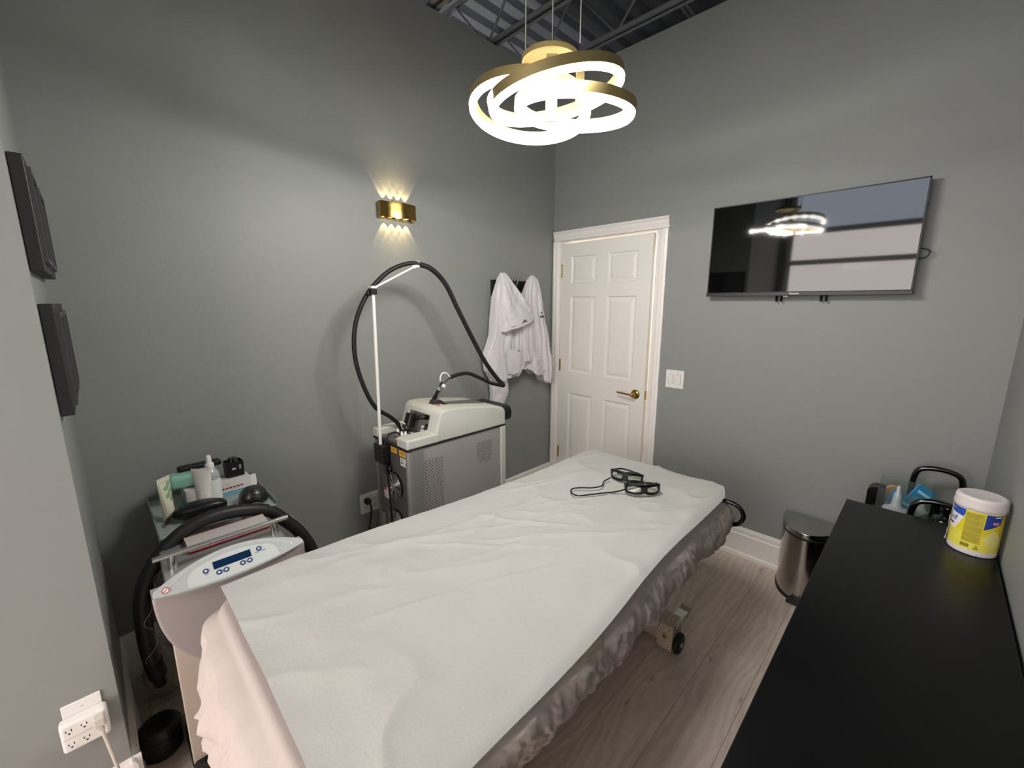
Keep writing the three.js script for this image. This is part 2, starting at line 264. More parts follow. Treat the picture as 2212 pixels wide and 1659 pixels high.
// ring chandelier over the bed
{
  const O = [1.30, 2.2, 1.58], t = thing('chandelier', 'three interlaced gold ring chandelier with glowing white diffusers', 'chandelier', O);
  const glow = std('#ffffff', 0.5, 0, { emissive: '#fefdfa', emissiveIntensity: 6 });
  const rings = [[1.203, 2.185, 1.595, 0.188, -0.014, -0.129], [1.323, 2.191, 1.608, 0.197, -0.081, 0.191], [1.35, 2.157, 1.547, 0.177, 0.132, 0.0387]];
  for (const [x, y, z, R, a, b] of rings) {
    const g = group('ring', t, [x - O[0], y - O[1], z - O[2]]);
    g.quaternion.setFromUnitVectors(new THREE.Vector3(0, 1, 0), new THREE.Vector3(Math.sin(a), 1, Math.sin(b)).normalize());
    const w = 0.0125, hh = 0.026;
    const ch = lathe([[R - w, 0.0], [R - w, hh], [R + w, hh], [R + w, 0.0], [R + w - 0.0018, 0.0], [R + w - 0.0018, hh - 0.002], [R - w + 0.0018, hh - 0.002], [R - w + 0.0018, 0], [R - w, 0]], 96);
    mesh('gold_channel', toCreasedNormals(ch, 0.6), M.gold, g);
    part(mesh('diffuser', toCreasedNormals(lathe([[R - w + 0.0019, 0.008], [R - w + 0.0019, -0.008], [R - w * 0.5, -0.013], [R + w * 0.5, -0.013], [R + w - 0.0019, -0.008], [R + w - 0.0019, 0.008]], 96), 0.7), glow, g), 'glowing white diffuser strip');
    for (let k = 0; k < 20; k++) { const l = new THREE.PointLight('#fdfcf6', 0.06, 0, 2); const an = k * Math.PI / 10 + a * 9; l.position.set(R * Math.cos(an), -0.007, R * Math.sin(an)); l.shadow.radius = 0.2; l.castShadow = true; g.add(l); }
  }
  const rel = (p) => [p[0] - O[0], p[1] - O[1], p[2] - O[2]];
  mesh('driver_ring', T(toCreasedNormals(lathe([[0, 0.022], [0.084, 0.022], [0.089, 0.018], [0.089, 0.003], [0.085, 0], [0.072, 0], [0.07, 0.01], [0, 0.01]], 64), 0.6), -0.025, 0.108, -0.0), M.gold, t);
  const strap = (p, y0, y1, w, turn) => { const q = rel(p), g = rbox(w, y1 - y0, 0.005, 0.001, 0, (y0 + y1) / 2 - O[1], 0); g.rotateY(turn); mesh('strap', T(g, q[0], 0, q[2]), M.gold, t); };
  strap([1.326, 0, 1.63], 2.115, 2.3, 0.034, Math.PI / 4); strap([1.215, 0, 1.628], 2.195, 2.31, 0.02, 0.2); strap([1.338, 0, 1.504], 2.2, 2.31, 0.03, 1.2);
  for (const [dx, dy] of [[-0.008, 0.012], [0.008, 0.012], [-0.008, 0.026], [0.008, 0.026]]) { const q = rel([1.326 + dx * S45 + 0.0022, 2.118 + dy, 1.63 - dx * S45 + 0.0022]); mesh('screw', T(new THREE.SphereGeometry(0.002, 8, 6), q[0], q[1], q[2]), M.darkGrey, t); }
  for (const p of [[1.215, 2.31, 1.628], [1.25, 2.33, 1.54], [1.366, 2.32, 1.547]]) {
    const a = rel(p); mesh('cable', rod(a, [a[0], DECK - O[1], a[2]], 0.002, 6), std('#c4c4c2', 0.4), t);
    mesh('cable_grip', T(cyl(0.004, 0.003, 0.025, 0, 0, 0, 12), a[0], a[1] + 0.01, a[2]), M.chrome, t);
  }
  mesh('feed_wire', tube([rel([1.36, 2.245, 1.44]), rel([1.385, 2.25, 1.43]), rel([1.41, 2.235, 1.44])], 0.0012, 16, 6), M.white, t);
}
// brass wall sconce with four beams up and four down
{
  const t = thing('wall_sconce', 'brass curved wall sconce with four light beams above and below', 'sconce', [0, 2.07, 1.415]);
  const s = new THREE.Shape(), N = 40, L = 0.104; const wav = (u) => 0.062 - 0.010 * Math.cos(u * Math.PI * 2 * 1.0 + 0.9);
  for (let i = 0; i <= N; i++) { const u = i / N; s[i ? 'lineTo' : 'moveTo'](-L + 2 * L * u, wav(u)); }
  s.quadraticCurveTo(L + 0.014, 0.04, L + 0.004, 0.012); s.lineTo(L - 0.004, 0.012);
  for (let i = N; i >= 0; i--) { const u = i / N; s.lineTo(-L + 0.004 + (2 * L - 0.008) * u, wav(u) - 0.003); }
  s.lineTo(-L + 0.004, 0.012); s.lineTo(-L - 0.004, 0.012); s.quadraticCurveTo(-L - 0.012, 0.04, -L, wav(0)); s.closePath();
  const band = extr(s, 0.08, 0.0008, 1); band.rotateX(-Math.PI / 2); band.rotateY(Math.PI / 2); // shape x -> -z, shape y -> ... facing the room
  { const p = band.attributes.position; band.computeBoundingBox(); const b = band.boundingBox; if (b.max.x < 0.01) band.rotateY(Math.PI); band.computeBoundingBox(); T(band, 0, -(band.boundingBox.min.y + band.boundingBox.max.y) / 2, 0); }
  mesh('brass_band', toCreasedNormals(band, 0.5), M.brassBrushed, t);
  mesh('backplate', span(0, 0.004, -0.036, 0.036, -0.098, 0.098, 0.001), M.brass, t);
  const lens = std('#ffffff', 0.4, 0, { emissive: '#ffe0a0', emissiveIntensity: 9 });
  mesh('lamp_block', span(0.004, 0.036, -0.028, 0.028, -0.09, 0.09, 0.003), M.brassBrushed, t);
  for (let k = 0; k < 4; k++) for (const sg of [-1, 1]) {
    const z = -0.069 + k * 0.046; part(mesh('lens', T(cyl(0.008, 0.008, 0.004, 0, 0, 0, 16), 0.018, sg * 0.03, z), lens, t), 'small glowing lens');
    const l = new THREE.SpotLight('#ffdf9e', 0.12, 0, 0.5, 0.03, 2); l.position.set(0.018, sg * 0.034, z); l.target.position.set(0.018, sg * 1, z); l.shadow.radius = 0.05; l.castShadow = true; t.add(l); t.add(l.target); l.target.name = 'aim';
  }
  mesh('top_knob', merge([T(new THREE.SphereGeometry(0.007, 12, 8), 0.036, 0.046, 0.03), rod([0.036, 0.03, 0.03], [0.036, 0.046, 0.03], 0.002), tube([[0.036, 0.042, 0.03], [0.05, 0.045, 0.01], [0.045, 0.04, -0.015]], 0.0015, 12, 6)]), M.brass, t);
}
// ---------------------------------------------------------------- television
{
  const t = thing('television', 'black flat screen television mounted on the grey wall', 'television', [1.703, 1.605, 0]);
  const W = 0.9, HH = 0.5;
  mesh('cabinet', rbox(W - 0.004, HH - 0.004, 0.022, 0.003, 0, HH / 2, 0.055), M.black, t);
  mesh('rear_housing', rbox(0.56, 0.28, 0.03, 0.008, 0, 0.18, 0.03), M.blackMatte, t);
  part(mesh('screen', box(W - 0.012, HH - 0.028, 0.003, 0, HH / 2 + 0.008, 0.0665), phys('#030304', 0.035, 0, { ior: 1.7 }), t), 'glossy black screen mirroring the room');
  const bz = M.black; mesh('bezel', merge([span(-W / 2, W / 2, HH - 0.005, HH, 0.044, 0.07), span(-W / 2, -W / 2 + 0.005, 0, HH, 0.044, 0.07), span(W / 2 - 0.005, W / 2, 0, HH, 0.044, 0.07)]), bz, t);
  part(mesh('chin', rbox(W + 0.008, 0.019, 0.03, 0.002, 0, 0.0095, 0.058), std('#2b2a2a', 0.4, 0.2), t), 'dark grey strip along the lower edge');
  mesh('logo', text('Hisense', 0.0085, 0.001).translate(-0.004, 0.0115, 0.0731), std('#e8e6e4', 0.5), t);
  mesh('receiver_window', rbox(0.022, 0.006, 0.012, 0.001, -0.043, -0.003, 0.06), std('#c9a5a0', 0.4), t);
  for (const x of [-0.083, 0.118]) mesh('mount_bracket', merge([span(x - 0.013, x - 0.009, -0.03, 0.1, 0.001, 0.04), span(x + 0.009, x + 0.013, -0.03, 0.1, 0.001, 0.04), span(x - 0.013, x + 0.013, 0.0, 0.1, 0.001, 0.006)]), M.blackMatte, t);
  mesh('cable', tube([[0.42, 0.205, 0.035], [0.465, 0.2, 0.035], [0.485, 0.185, 0.035], [0.475, 0.165, 0.033], [0.44, 0.155, 0.03]], 0.0022, 32, 8), M.rubber, t);
}
// ---------------------------------------------------------------- switch and outlets
{
  const t = thing('light_switch', 'white double rocker light switch plate beside the door', 'switch', [1.067, 1.067, 0]);
  mesh('plate', rbox(0.122, 0.122, 0.007, 0.003, 0, 0, 0.0035), M.white, t);
  for (const x of [-0.024, 0.024]) {
    const f = mesh('rocker', (() => { const g = rbox(0.032, 0.064, 0.006, 0.0015, 0, 0, 0); g.rotateX(0.06); return T(g, x, 0, 0.0085); })(), M.white, t);
    mesh('rocker_frame', merge([span(x - 0.018, x - 0.0165, -0.034, 0.034, 0.0065, 0.0078), span(x + 0.0165, x + 0.018, -0.034, 0.034, 0.0065, 0.0078), span(x - 0.018, x + 0.018, 0.0325, 0.034, 0.0065, 0.0078), span(x - 0.018, x + 0.018, -0.034, -0.0325, 0.0065, 0.0078)]), std('#bdb7b3', 0.5), t);
    for (const y of [-0.048, 0.048]) mesh('screw', T(new THREE.SphereGeometry(0.003, 10, 6).scale(1, 1, 0.3), x, y, 0.0072), std('#c8c3be', 0.4), t);
  }
}
const slotM = std('#15120f', 0.8);
function receptacle(parent, u, y, out, face, S = 1) {          // one US receptacle: two blades and a ground
  const put = (w, h, du, dy, name) => { const g = face === 'x' ? box(0.001, h, w, out, y + dy, u + du) : box(w, h, 0.001, u + du, y + dy, out); mesh(name, g, slotM, parent); };
  put(0.0022 * S, 0.008 * S, -0.0062 * S, 0.003 * S, 'slot'); put(0.0022 * S, 0.0065 * S, 0.0062 * S, 0.003 * S, 'slot'); put(0.005 * S, 0.0045 * S, 0, -0.008 * S, 'slot');
}
{
  const t = thing('wall_outlet', 'white double wall outlet with black plug beside the laser machine', 'outlet', [0, 0.4, 1.675]);
  mesh('plate', rbox(0.006, 0.12, 0.122, 0.0025, 0.003, 0, 0), M.white, t);
  for (const z of [-0.026, 0.026]) { mesh('receptacle_face', rbox(0.004, 0.07, 0.034, 0.0015, 0.006, 0, z), M.white, t); for (const y of [-0.019, 0.019]) receptacle(t, z, y, 0.0082, 'x'); }
  const p = thing('black_plug', 'round black plug with cord in the outlet beside the laser machine', 'plug', [0.01, 0.42, 1.70]);
  const b = lathe([[0, 0], [0.018, 0], [0.02, 0.006], [0.019, 0.022], [0.012, 0.034], [0.008, 0.04], [0, 0.041]], 24); b.rotateZ(-Math.PI / 2);
  mesh('plug_body', b, M.rubber, p);
  mesh('cord', tube([[0.036, -0.002, 0], [0.055, -0.02, 0.0], [0.055, -0.07, 0.004], [0.04, -0.14, 0.01], [0.03, -0.22, 0.012], [0.03, -0.33, 0.012], [0.04, -0.4, 0.005], [0.065, -0.412, -0.03], [0.09, -0.412, -0.08]], 0.0055, 64, 8), M.rubber, p);
}
{
  const pl = thing('wall_plate', 'white wall plate behind the six way power tap', 'outlet', [CX, 0.39, 2.88]);
  mesh('plate', rbox(0.006, 0.122, 0.08, 0.0025, 0.003, 0.012, 0), M.white, pl); mesh('screw', T(new THREE.SphereGeometry(0.003, 10, 6).scale(0.3, 1, 1), 0.0062, 0.052, 0), std('#c8c3be', 0.4), pl);
  const t = thing('power_tap', 'white six outlet power tap plugged into the grey wall', 'power tap', [CX + 0.006, 0.385, 2.88]);
  mesh('tap_body', rbox(0.034, 0.09, 0.096, 0.009, 0.0172, 0, 0, 4), M.white, t);
  mesh('face_line', span(0.0335, 0.0345, -0.0012, 0.0012, -0.044, 0.044), std('#c6bfba', 0.5), t);
  for (const z of [-0.03, 0, 0.03]) for (const y of [-0.021, 0.022]) receptacle(t, z, y, 0.0342, 'x', 0.86);
  const c = thing('power_lead', 'white plug and cord hanging from the power tap', 'cord', [CX + 0.041, 0.407, 2.85]);
  mesh('plug_body', (() => { const g = rbox(0.022, 0.03, 0.024, 0.004, 0.011, -0.002, 0); return g; })(), M.beigePlastic, c);
  mesh('strain_relief', merge([0, 1, 2, 3].map((k) => { const g = new THREE.TorusGeometry(0.006 - k * 0.0004, 0.0014, 6, 14); g.rotateX(Math.PI / 2); return T(g, 0.016, -0.019 - k * 0.004, -0.001 * k); })), M.beigePlastic, c);
  mesh('cord', tube([[0.016, -0.015, 0], [0.017, -0.05, -0.004], [0.02, -0.13, -0.012], [0.022, -0.22, -0.02], [0.02, -0.33, -0.03], [0.03, -0.39, -0.05], [0.09, -0.4, -0.14]], 0.0045, 48, 10), M.beigePlastic, c);
}
// ---------------------------------------------------------------- black frames on the return wall
{
  const frame = (x0, x1, y0, y1, label) => {
    const t = thing('picture_frame', label, 'picture frame', [(x0 + x1) / 2, y0, CZ], Math.PI);
    const w = x1 - x0, h = y1 - y0, b = 0.035, fm = std('#2b292a', 0.5);
    const bar = (a, c, e, f) => merge([span(a, c, e, f, 0.001, 0.028, 0.003)]);
    mesh('frame', merge([bar(-w / 2, -w / 2 + b, 0, h), bar(w / 2 - b, w / 2, 0, h), bar(-w / 2 + b, w / 2 - b, 0, b), bar(-w / 2 + b, w / 2 - b, h - b, h)]), fm, t);
    mesh('frame_lip', merge([span(-w / 2 + b - 0.012, -w / 2 + b, b - 0.012, h - b + 0.012, 0.02, 0.036), span(w / 2 - b, w / 2 - b + 0.012, b - 0.012, h - b + 0.012, 0.02, 0.036), span(-w / 2 + b, w / 2 - b, b - 0.012, b, 0.02, 0.036), span(-w / 2 + b, w / 2 - b, h - b, h - b + 0.012, 0.02, 0.036)]), std('#4b4a4c', 0.4), t);
    mesh('print', span(-w / 2 + b - 0.002, w / 2 - b + 0.002, b - 0.002, h - b + 0.002, 0.006, 0.012), std('#4a4846', 0.5), t);
  };
  frame(0.385, 0.64, 1.645, 1.92, 'black picture frame, upper one near the edge of the boxed-out wall');
  frame(0.11, 0.365, 1.645, 1.92, 'black picture frame, upper one in the corner of the wall niche');
  frame(0.385, 0.64, 1.27, 1.565, 'black picture frame, lower one near the edge of the boxed-out wall');
  frame(0.11, 0.365, 1.27, 1.565, 'black picture frame, lower one in the corner of the wall niche');
}
// ---------------------------------------------------------------- treatment bed
const BX0 = 0.885, BX1 = 1.655, BZ0 = 0.66, BZ1 = 2.575;
const topY = (z) => 0.695 + 0.058 * sm(z, 1.15, 2.5);
{
  const t = thing('treatment_bed', 'beige treatment bed on a wheeled metal base under white sheets', 'bed');
  const beige = std('#b3a593', 0.55);
  mesh('mattress', surface(24, 40, (u, v) => { // closed loop cross-section swept along z
    const a = u * Math.PI * 2, c = Math.cos(a), s = Math.sin(a), e = 0.28, z = lerp(BZ0 + 0.01, BZ1 - 0.02, v), endk = Math.pow(Math.min(1, Math.min(v, 1 - v) * 30 + 0.15), 0.4), hw = (BX1 - BX0) / 2 - 0.014, hh = 0.055;
    return [(BX0 + BX1) / 2 + Math.sign(c) * Math.pow(Math.abs(c), e) * hw * lerp(0.94, 1, endk), topY(z) - 0.028 - hh + Math.sign(s) * Math.pow(Math.abs(s), e) * hh * endk, z];
  }, true), beige, t);
  mesh('armrest', (() => { const g = rbox(0.085, 0.06, 0.7, 0.02, 0, 0, 0); return T(g, 1.69, 0.665, 2.2); })(), beige, t);
  mesh('bed_frame', merge([span(0.95, 1.6, 0.5, 0.55, 0.75, 2.5), span(1.1, 1.42, 0.44, 0.5, 1.0, 2.2)]), M.whiteMatte, t);
  mesh('lift_column', merge([rbox(0.3, 0.3, 0.5, 0.02, 1.25, 0.32, 1.6), rbox(0.22, 0.2, 0.36, 0.015, 1.25, 0.43, 1.6)]), M.whiteMatte, t);
  mesh('base', merge([rbox(0.4, 0.1, 1.16, 0.02, 1.25, 0.085, 1.62), rbox(0.7, 0.07, 0.12, 0.012, 1.25, 0.085, 2.28)]), beige, t);
  mesh('foot_beam', rbox(0.66, 0.1, 0.1, 0.01, 1.27, 0.082, 1.0), beige, t);
  const pl = mesh('end_plate', (() => { const g = extr(roundShape(-0.034, -0.058, 0.034, 0.058, 0.008), 0.006, 0.0015, 2); return g; })(), std('#c0ad97', 0.5), t, [1.566, 0.074, 1.05], [-0.05, 0, 0.0]);
  for (const [x, y] of [[-0.024, -0.046], [0.024, -0.046], [-0.024, 0.046], [0.024, 0.046]]) mesh('bolt', T(new THREE.SphereGeometry(0.0068, 14, 8).scale(1, 1, 0.55), x, y, 0.0085), M.chrome, pl);
  mesh('socket', (() => { const g = lathe([[0.006, 0], [0.006, 0.006], [0.014, 0.004], [0.016, 0]], 20); g.rotateX(Math.PI / 2); return T(g, 0, 0.004, 0.0075); })(), std('#b19d86', 0.5), pl);
  mesh('socket_hole', (() => { const g = cyl(0.006, 0.006, 0.004, 0, 0, 0, 16); g.rotateX(Math.PI / 2); return T(g, 0, 0.004, 0.0085); })(), slotM, pl);
  const wheel = (x, z) => { const g = lathe([[0.012, -0.011], [0.04, -0.011], [0.047, -0.006], [0.047, 0.006], [0.04, 0.011], [0.012, 0.011]], 28); g.rotateX(Math.PI / 2); g.rotateY(Math.PI / 2); mesh('caster_wheel', T(g, x, 0.0475, z), M.rubber, t); mesh('caster_axle', (() => { const q = cyl(0.013, 0.013, 0.03, 0, 0, 0, 14); q.rotateZ(Math.PI / 2); return T(q, x, 0.0475, z); })(), M.chrome, t); };
  wheel(1.617, 1.02); wheel(0.925, 1.02); wheel(1.617, 2.28); wheel(0.925, 2.28);
  mesh('brake_pedal', merge([span(1.56, 1.6, 0.128, 0.131, 0.9, 1.03), span(1.556, 1.559, 0.118, 0.133, 0.9, 1.03), span(1.601, 1.604, 0.118, 0.133, 0.9, 1.03), T((() => { const g = box(0.05, 0.004, 0.05); g.rotateX(0.5); return g; })(), 1.58, 0.115, 0.88)]), M.steel, t);
  mesh('side_lever', tube([[1.62, 0.655, 0.73], [1.69, 0.655, 0.72], [1.725, 0.64, 0.715], [1.742, 0.6, 0.712], [1.725, 0.56, 0.712], [1.685, 0.545, 0.715], [1.62, 0.545, 0.73]], 0.0105, 48, 10), M.blackGloss, t);
  mesh('lever_bracket', rbox(0.05, 0.04, 0.05, 0.004, 1.645, 0.545, 0.73), M.whiteMatte, t);
}
// fitted cover: rounded outline, wrinkled skirt, long gathers at the near end
{
  const cx = (BX0 + BX1) / 2, cz = (BZ0 + BZ1) / 2, hx = (BX1 - BX0) / 2, hz = (BZ1 - BZ0) / 2, R = 0.07, NS = 1000, NV = 46;
  const per = []; // outline points with normals
  const seg = [[cx + hx, cz - hz + R, cx + hx, cz + hz - R, 1, 0], 'a0', [cx + hx - R, cz + hz, cx - hx + R, cz + hz, 0, 1], 'a1', [cx - hx, cz + hz - R, cx - hx, cz - hz + R, -1, 0], 'a2', [cx - hx + R, cz - hz, cx + hx - R, cz - hz, 0, -1], 'a3'];
  const cen = [[cx + hx - R, cz + hz - R, 0], [cx - hx + R, cz + hz - R, 1], [cx - hx + R, cz - hz + R, 2], [cx + hx - R, cz - hz + R, 3]];
  const lens = [2 * (hz - R), R * Math.PI / 2, 2 * (hx - R), R * Math.PI / 2, 2 * (hz - R), R * Math.PI / 2, 2 * (hx - R), R * Math.PI / 2], tot = lens.reduce((a, b) => a + b);
  function at(s) {
    let d = ((s % 1) + 1) % 1 * tot, k = 0; while (d > lens[k]) { d -= lens[k]; k++; }
    if (k % 2 === 0) { const q = seg[k], f = d / lens[k]; return [lerp(q[0], q[2], f), lerp(q[1], q[3], f), q[4], q[5]]; }
    const [x, z, n] = cen[(k - 1) / 2], a = n * Math.PI / 2 + d / R; return [x + R * Math.cos(a), z + R * Math.sin(a), Math.cos(a), Math.sin(a)];
  }
  const prof = [[-0.2, -0.024], [-0.09, -0.024], [-0.045, -0.02], [-0.018, -0.018], [-0.004, -0.03], [0.004, -0.05]];
  const geo = surface(NS, NV, (u, v) => {
    const j = Math.round(v * NV), [x, z, nx, nz] = at(u), near = sm(nz, 0.25, 0.95), right = sm(nx, 0.3, 0.95), len = u * tot;
    const flare = (0.08 * sm(z, 1.0, 2.35)) * right * (1 - near), yT = topY(z);
    const pleat = (f, s) => Math.abs(2 * fbm(len * f, 0.5, s, 3) - 1);
    if (j < prof.length) { const [o, dy] = prof[j]; const k = clamp((o + 0.2) / 0.2, 0, 1); const w = 0.006 * k * (fbm(len * 16, j * 0.3, 61, 3) - 0.5); return [x + nx * (o + flare * sm(o, -0.05, 0)), yT + dy + w, z + nz * o, len * 1, v]; }
    const d = (j - prof.length + 1) / (NV - prof.length + 1);
    const hem0 = lerp(lerp(0.44, 0.49 + 0.05 * sm(z, 1.2, 2.2), right), 0.05, near) + 0.035 * (fbm(len * 3.1, 1, 71, 2) - 0.5) + 0.02 * (fbm(len * 9, 1, 73, 2) - 0.5);
    const y = lerp(yT - 0.05, hem0, d);
    const drop = yT - y;
    let o = 0.004 + 0.03 * Math.sin(d * Math.PI * 0.8) * (0.6 + 0.6 * fbm(len * 5, d * 2, 81, 3));
    o += (0.016 + 0.05 * drop * (1 - near * 0.6)) * (fbm(len * 11 + d * 1.4, d * 1.1 + 3, 91, 4) - 0.5) * 1.5;               // hanging folds
    o += 0.012 * (pleat(26, 95) - 0.4) * sm(d, 0.02, 0.25) * (1 - 0.4 * d);
    o += near * (0.03 - 0.055 * sm(d, 0.35, 1)) - (1 - near) * sm(-nx, 0, 0.8) * sm(z, 2.3, 2.5) * 0.05 * d + near * 0.006 * Math.sin(d * 9 + len * 3) * sm(d, 0.1, 0.4);
    o += 0.010 * (1 - Math.abs(2 * fbm(len * 30 + d * 3, d * 2.2, 99, 3) - 1)) * sm(d, 0.0, 0.2) * (0.5 + 0.5 * fbm(len * 2, 4, 100, 2));
    o += near * 0.04 * sm(x - BX0, 0.0, 0.15) * (Math.pow(1 - Math.abs(2 * fbm(len * 3.4 + d * 3.2, d * 6.5 - len * 2.2, 97, 3) - 1), 3) - 0.3) * sm(d, 0.03, 0.25);      // diagonal gathers at the end
    o += right * 0.012 * (1 - near);
    { const X = x - BX0 + 0.05, Y = drop + 0.02, th = Math.atan2(Y, X), r = Math.hypot(X, Y); o += near * 0.024 * sm(r, 0.06, 0.3) * sm(X, 0.06, 0.2) * (Math.pow(Math.abs(Math.sin(th * 12 + 3.2 * fbm(X * 4, Y * 4, 120, 3))), 0.7) - 0.5) + near * 0.016 * sm(X, 0.05, 0.15) * (0.5 - Math.abs(2 * fbm(X * 14 + Y * 8, Y * 12 - X * 4, 125, 3) - 1)); }
    return [x + nx * (o + flare * (1 - 0.55 * sm(d, 0, 1))), y, z + nz * o, len * 1, d * 0.4];
  }, true);
  // close the top with a flat lid under the paper
  const lid = []; for (let i = 0; i < 60; i++) { const [x, z, nx, nz] = at(i / 60); lid.push([x - nx * 0.19, z - nz * 0.19]); }
  const ls = new THREE.ShapeGeometry(shape(lid)); { const p = ls.attributes.position; for (let i = 0; i < p.count; i++) { const x = p.getX(i), z = p.getY(i); p.setXYZ(i, x, topY(z) - 0.024, z); } ls.computeVertexNormals(); }
  tag(mesh('fitted_sheet', merge([geo, ls]), M.linen), 'wrinkled white fitted sheet hanging around the treatment bed', 'sheet');
}
// disposable paper sheet on top
{
  const NX = 150, NZ = 260;
  const crease = [[0.95, 2.3, 1.3, 1.35, 0.005], [1.0, 2.45, 1.12, 1.2, 0.004], [1.15, 1.9, 1.62, 1.25, 0.006], [1.2, 2.0, 1.05, 1.5, 0.005], [1.35, 2.1, 1.5, 1.7, 0.004], [1.1, 1.55, 1.35, 1.0, 0.004], [0.95, 1.5, 1.1, 0.9, 0.004], [1.3, 2.35, 1.38, 2.05, 0.005], [1.35, 1.5, 1.25, 2.05, 0.004], [1.02, 1.75, 1.4, 1.45, 0.005], [1.0, 2.1, 1.45, 1.62, 0.004]];
  const bump = (x, z) => {
    let y = 0.013 * (fbm(x * 3.2, z * 1.7, 101, 3) - 0.5) + 0.010 * (fbm(x * 9 + z * 2, z * 6, 105, 4) - 0.5);
    y += 0.009 * Math.pow(1 - Math.abs(2 * fbm(x * 3.6 + z * 1.5, z * 2.6 - x, 111, 3) - 1), 5);
    for (const [ax, az, bx, bz, h] of crease) { const dx = bx - ax, dz = bz - az, L2 = dx * dx + dz * dz, t = clamp(((x - ax) * dx + (z - az) * dz) / L2, 0, 1), d = Math.hypot(x - ax - t * dx, z - az - t * dz); y += 1.5 * h * Math.exp(-((d / 0.012) ** 2)) * Math.sin(Math.PI * clamp(t * 0.96 + 0.02, 0, 1)); }
    return y;
  };
  const geo = surface(NX, NZ, (u, v) => {
    const z = lerp(0.605, 2.552, v), far = sm(z, 0.62, 0.78);
    const xl = 0.862 - 0.012 * sm(z, 1, 2.4) + 0.004 * Math.sin(z * 9), xr = lerp(1.575, 1.672, Math.sqrt(clamp((z - 0.605) / 0.16, 0, 1))) + 0.085 * sm(z, 0.95, 2.5) + 0.004 * Math.sin(z * 7 + 1);
    const x = lerp(xl, xr, u);
    let y = topY(z) + 0.007 + bump(x, z) * (0.35 + 0.65 * sm(Math.min(x - xl, xr - x), 0, 0.06));
    const outR = Math.max(0, x - (1.64 + 0.085 * sm(z, 1.0, 2.35))), outL = Math.max(0, 0.885 - x), outF = Math.max(0, 0.68 - z);
    y -= 6 * outR * outR + 0.15 * outR + 10 * outL * outL + 0.3 * outL + 1.4 * outF * outF * 4;
    y -= 0.028 * sm(x, 1.5, 1.78) * sm(z, 1.2, 2.2);
    return [x, y, z, x, z];
  });
  tag(mesh('paper_sheet', geo, M.paper), 'thin white disposable paper sheet spread over the bed top', 'sheet');
}
// ---------------------------------------------------------------- laser goggles lying on the paper
{
  const lensM = phys('#eef1ea', 0.02, 0, { transmission: 1, thickness: 0, ior: 1.5 });
  function goggles(label, pos, turn, strap) {
    const t = thing('safety_goggles', label, 'goggles', pos, turn); // local: width along x, front towards +z
    const W = 0.145, Ht = 0.042;
    t.scale.setScalar(1.16); const outer = new THREE.Shape(); outer.moveTo(-W / 2, 0.004); outer.quadraticCurveTo(-W / 4, 0.0, -0.012, 0.006); outer.quadraticCurveTo(0, 0.014, 0.012, 0.006); outer.quadraticCurveTo(W / 4, 0.0, W / 2, 0.004); outer.lineTo(W / 2 + 0.003, Ht * 0.8); outer.quadraticCurveTo(W / 4, Ht + 0.006, 0, Ht); outer.quadraticCurveTo(-W / 4, Ht + 0.006, -W / 2 - 0.003, Ht * 0.8); outer.closePath();
    const hole = (s) => { const h = new THREE.Path(); h.moveTo(s * 0.011, 0.013); h.quadraticCurveTo(s * W / 4, 0.0015, s * (W / 2 - 0.004), 0.008); h.lineTo(s * (W / 2 - 0.003), Ht * 0.72); h.quadraticCurveTo(s * W / 4, Ht * 1.02, s * 0.009, Ht * 0.74); h.closePath(); return h; };
    const hs = outer.clone(); hs.holes.push(hole(1), hole(-1));
    const bend = (g) => { const p = g.attributes.position; for (let i = 0; i < p.count; i++) { const x = p.getX(i), a = x / 0.09; p.setXYZ(i, 0.09 * Math.sin(a) , p.getY(i), p.getZ(i) + 0.09 * (Math.cos(a) - 1)); } g.computeVertexNormals(); return g; };
    mesh('frame', toCreasedNormals(bend(extr(hs, 0.006, 0.002, 2, 24)), 0.7), M.black, t);
    const lens = (s) => { const sh = new THREE.Shape(hole(s).getPoints(16)); return T(bend(extr(sh, 0.0015)), 0, 0, 0.002); };
    for (const s of [-1, 1]) mesh('lens', lens(s), lensM, t);
    for (const s of [-1, 1]) {
      const x = 0.09 * Math.sin(W / 2 / 0.09), z = 0.09 * (Math.cos(W / 2 / 0.09) - 1);
      mesh('side_shield', merge([surface(8, 6, (u, v) => [s * (x + 0.002 - 0.006 * u), lerp(0.008 + 0.006 * u, Ht * 0.82 - 0.01 * u, v), z - 0.04 * u]), surface(8, 6, (u, v) => [s * (x + 0.0045 - 0.006 * u), lerp(0.008 + 0.006 * u, Ht * 0.82 - 0.01 * u, v), z - 0.04 * u])]), M.black, t);
      mesh('temple', tube(s > 0 ? [[x, 0.03, z], [x - 0.03, 0.024, z - 0.035], [x - 0.085, 0.012, z - 0.04], [x - 0.115, 0.006, z - 0.036]] : [[-x, 0.03, z], [-x + 0.03, 0.026, z - 0.045], [-x + 0.085, 0.016, z - 0.056], [-x + 0.115, 0.006, z - 0.054]], 0.0035, 24, 8), M.black, t);
    }
    if (strap) mesh('neck_cord', tube(strap, 0.0028, 90, 8), M.blackMatte, t);
    return t;
  }
  goggles('black laser goggles with a long neck cord lying on the paper sheet', [1.285, 0.714, 0.985], 0.27, [[-0.058, 0.012, 0.015], [-0.075, 0.004, 0.046], [-0.070, 0.004, 0.092], [-0.098, 0.004, 0.129], [-0.141, 0.004, 0.153], [-0.164, 0.004, 0.178], [-0.156, 0.004, 0.210], [-0.125, 0.004, 0.225], [-0.084, 0.004, 0.191], [-0.041, 0.004, 0.150], [0.000, 0.004, 0.112], [0.029, 0.012, 0.089]]);
  goggles('black laser goggles without a cord lying in front of the corded pair', [1.42, 0.715, 1.052], 0.74);
}
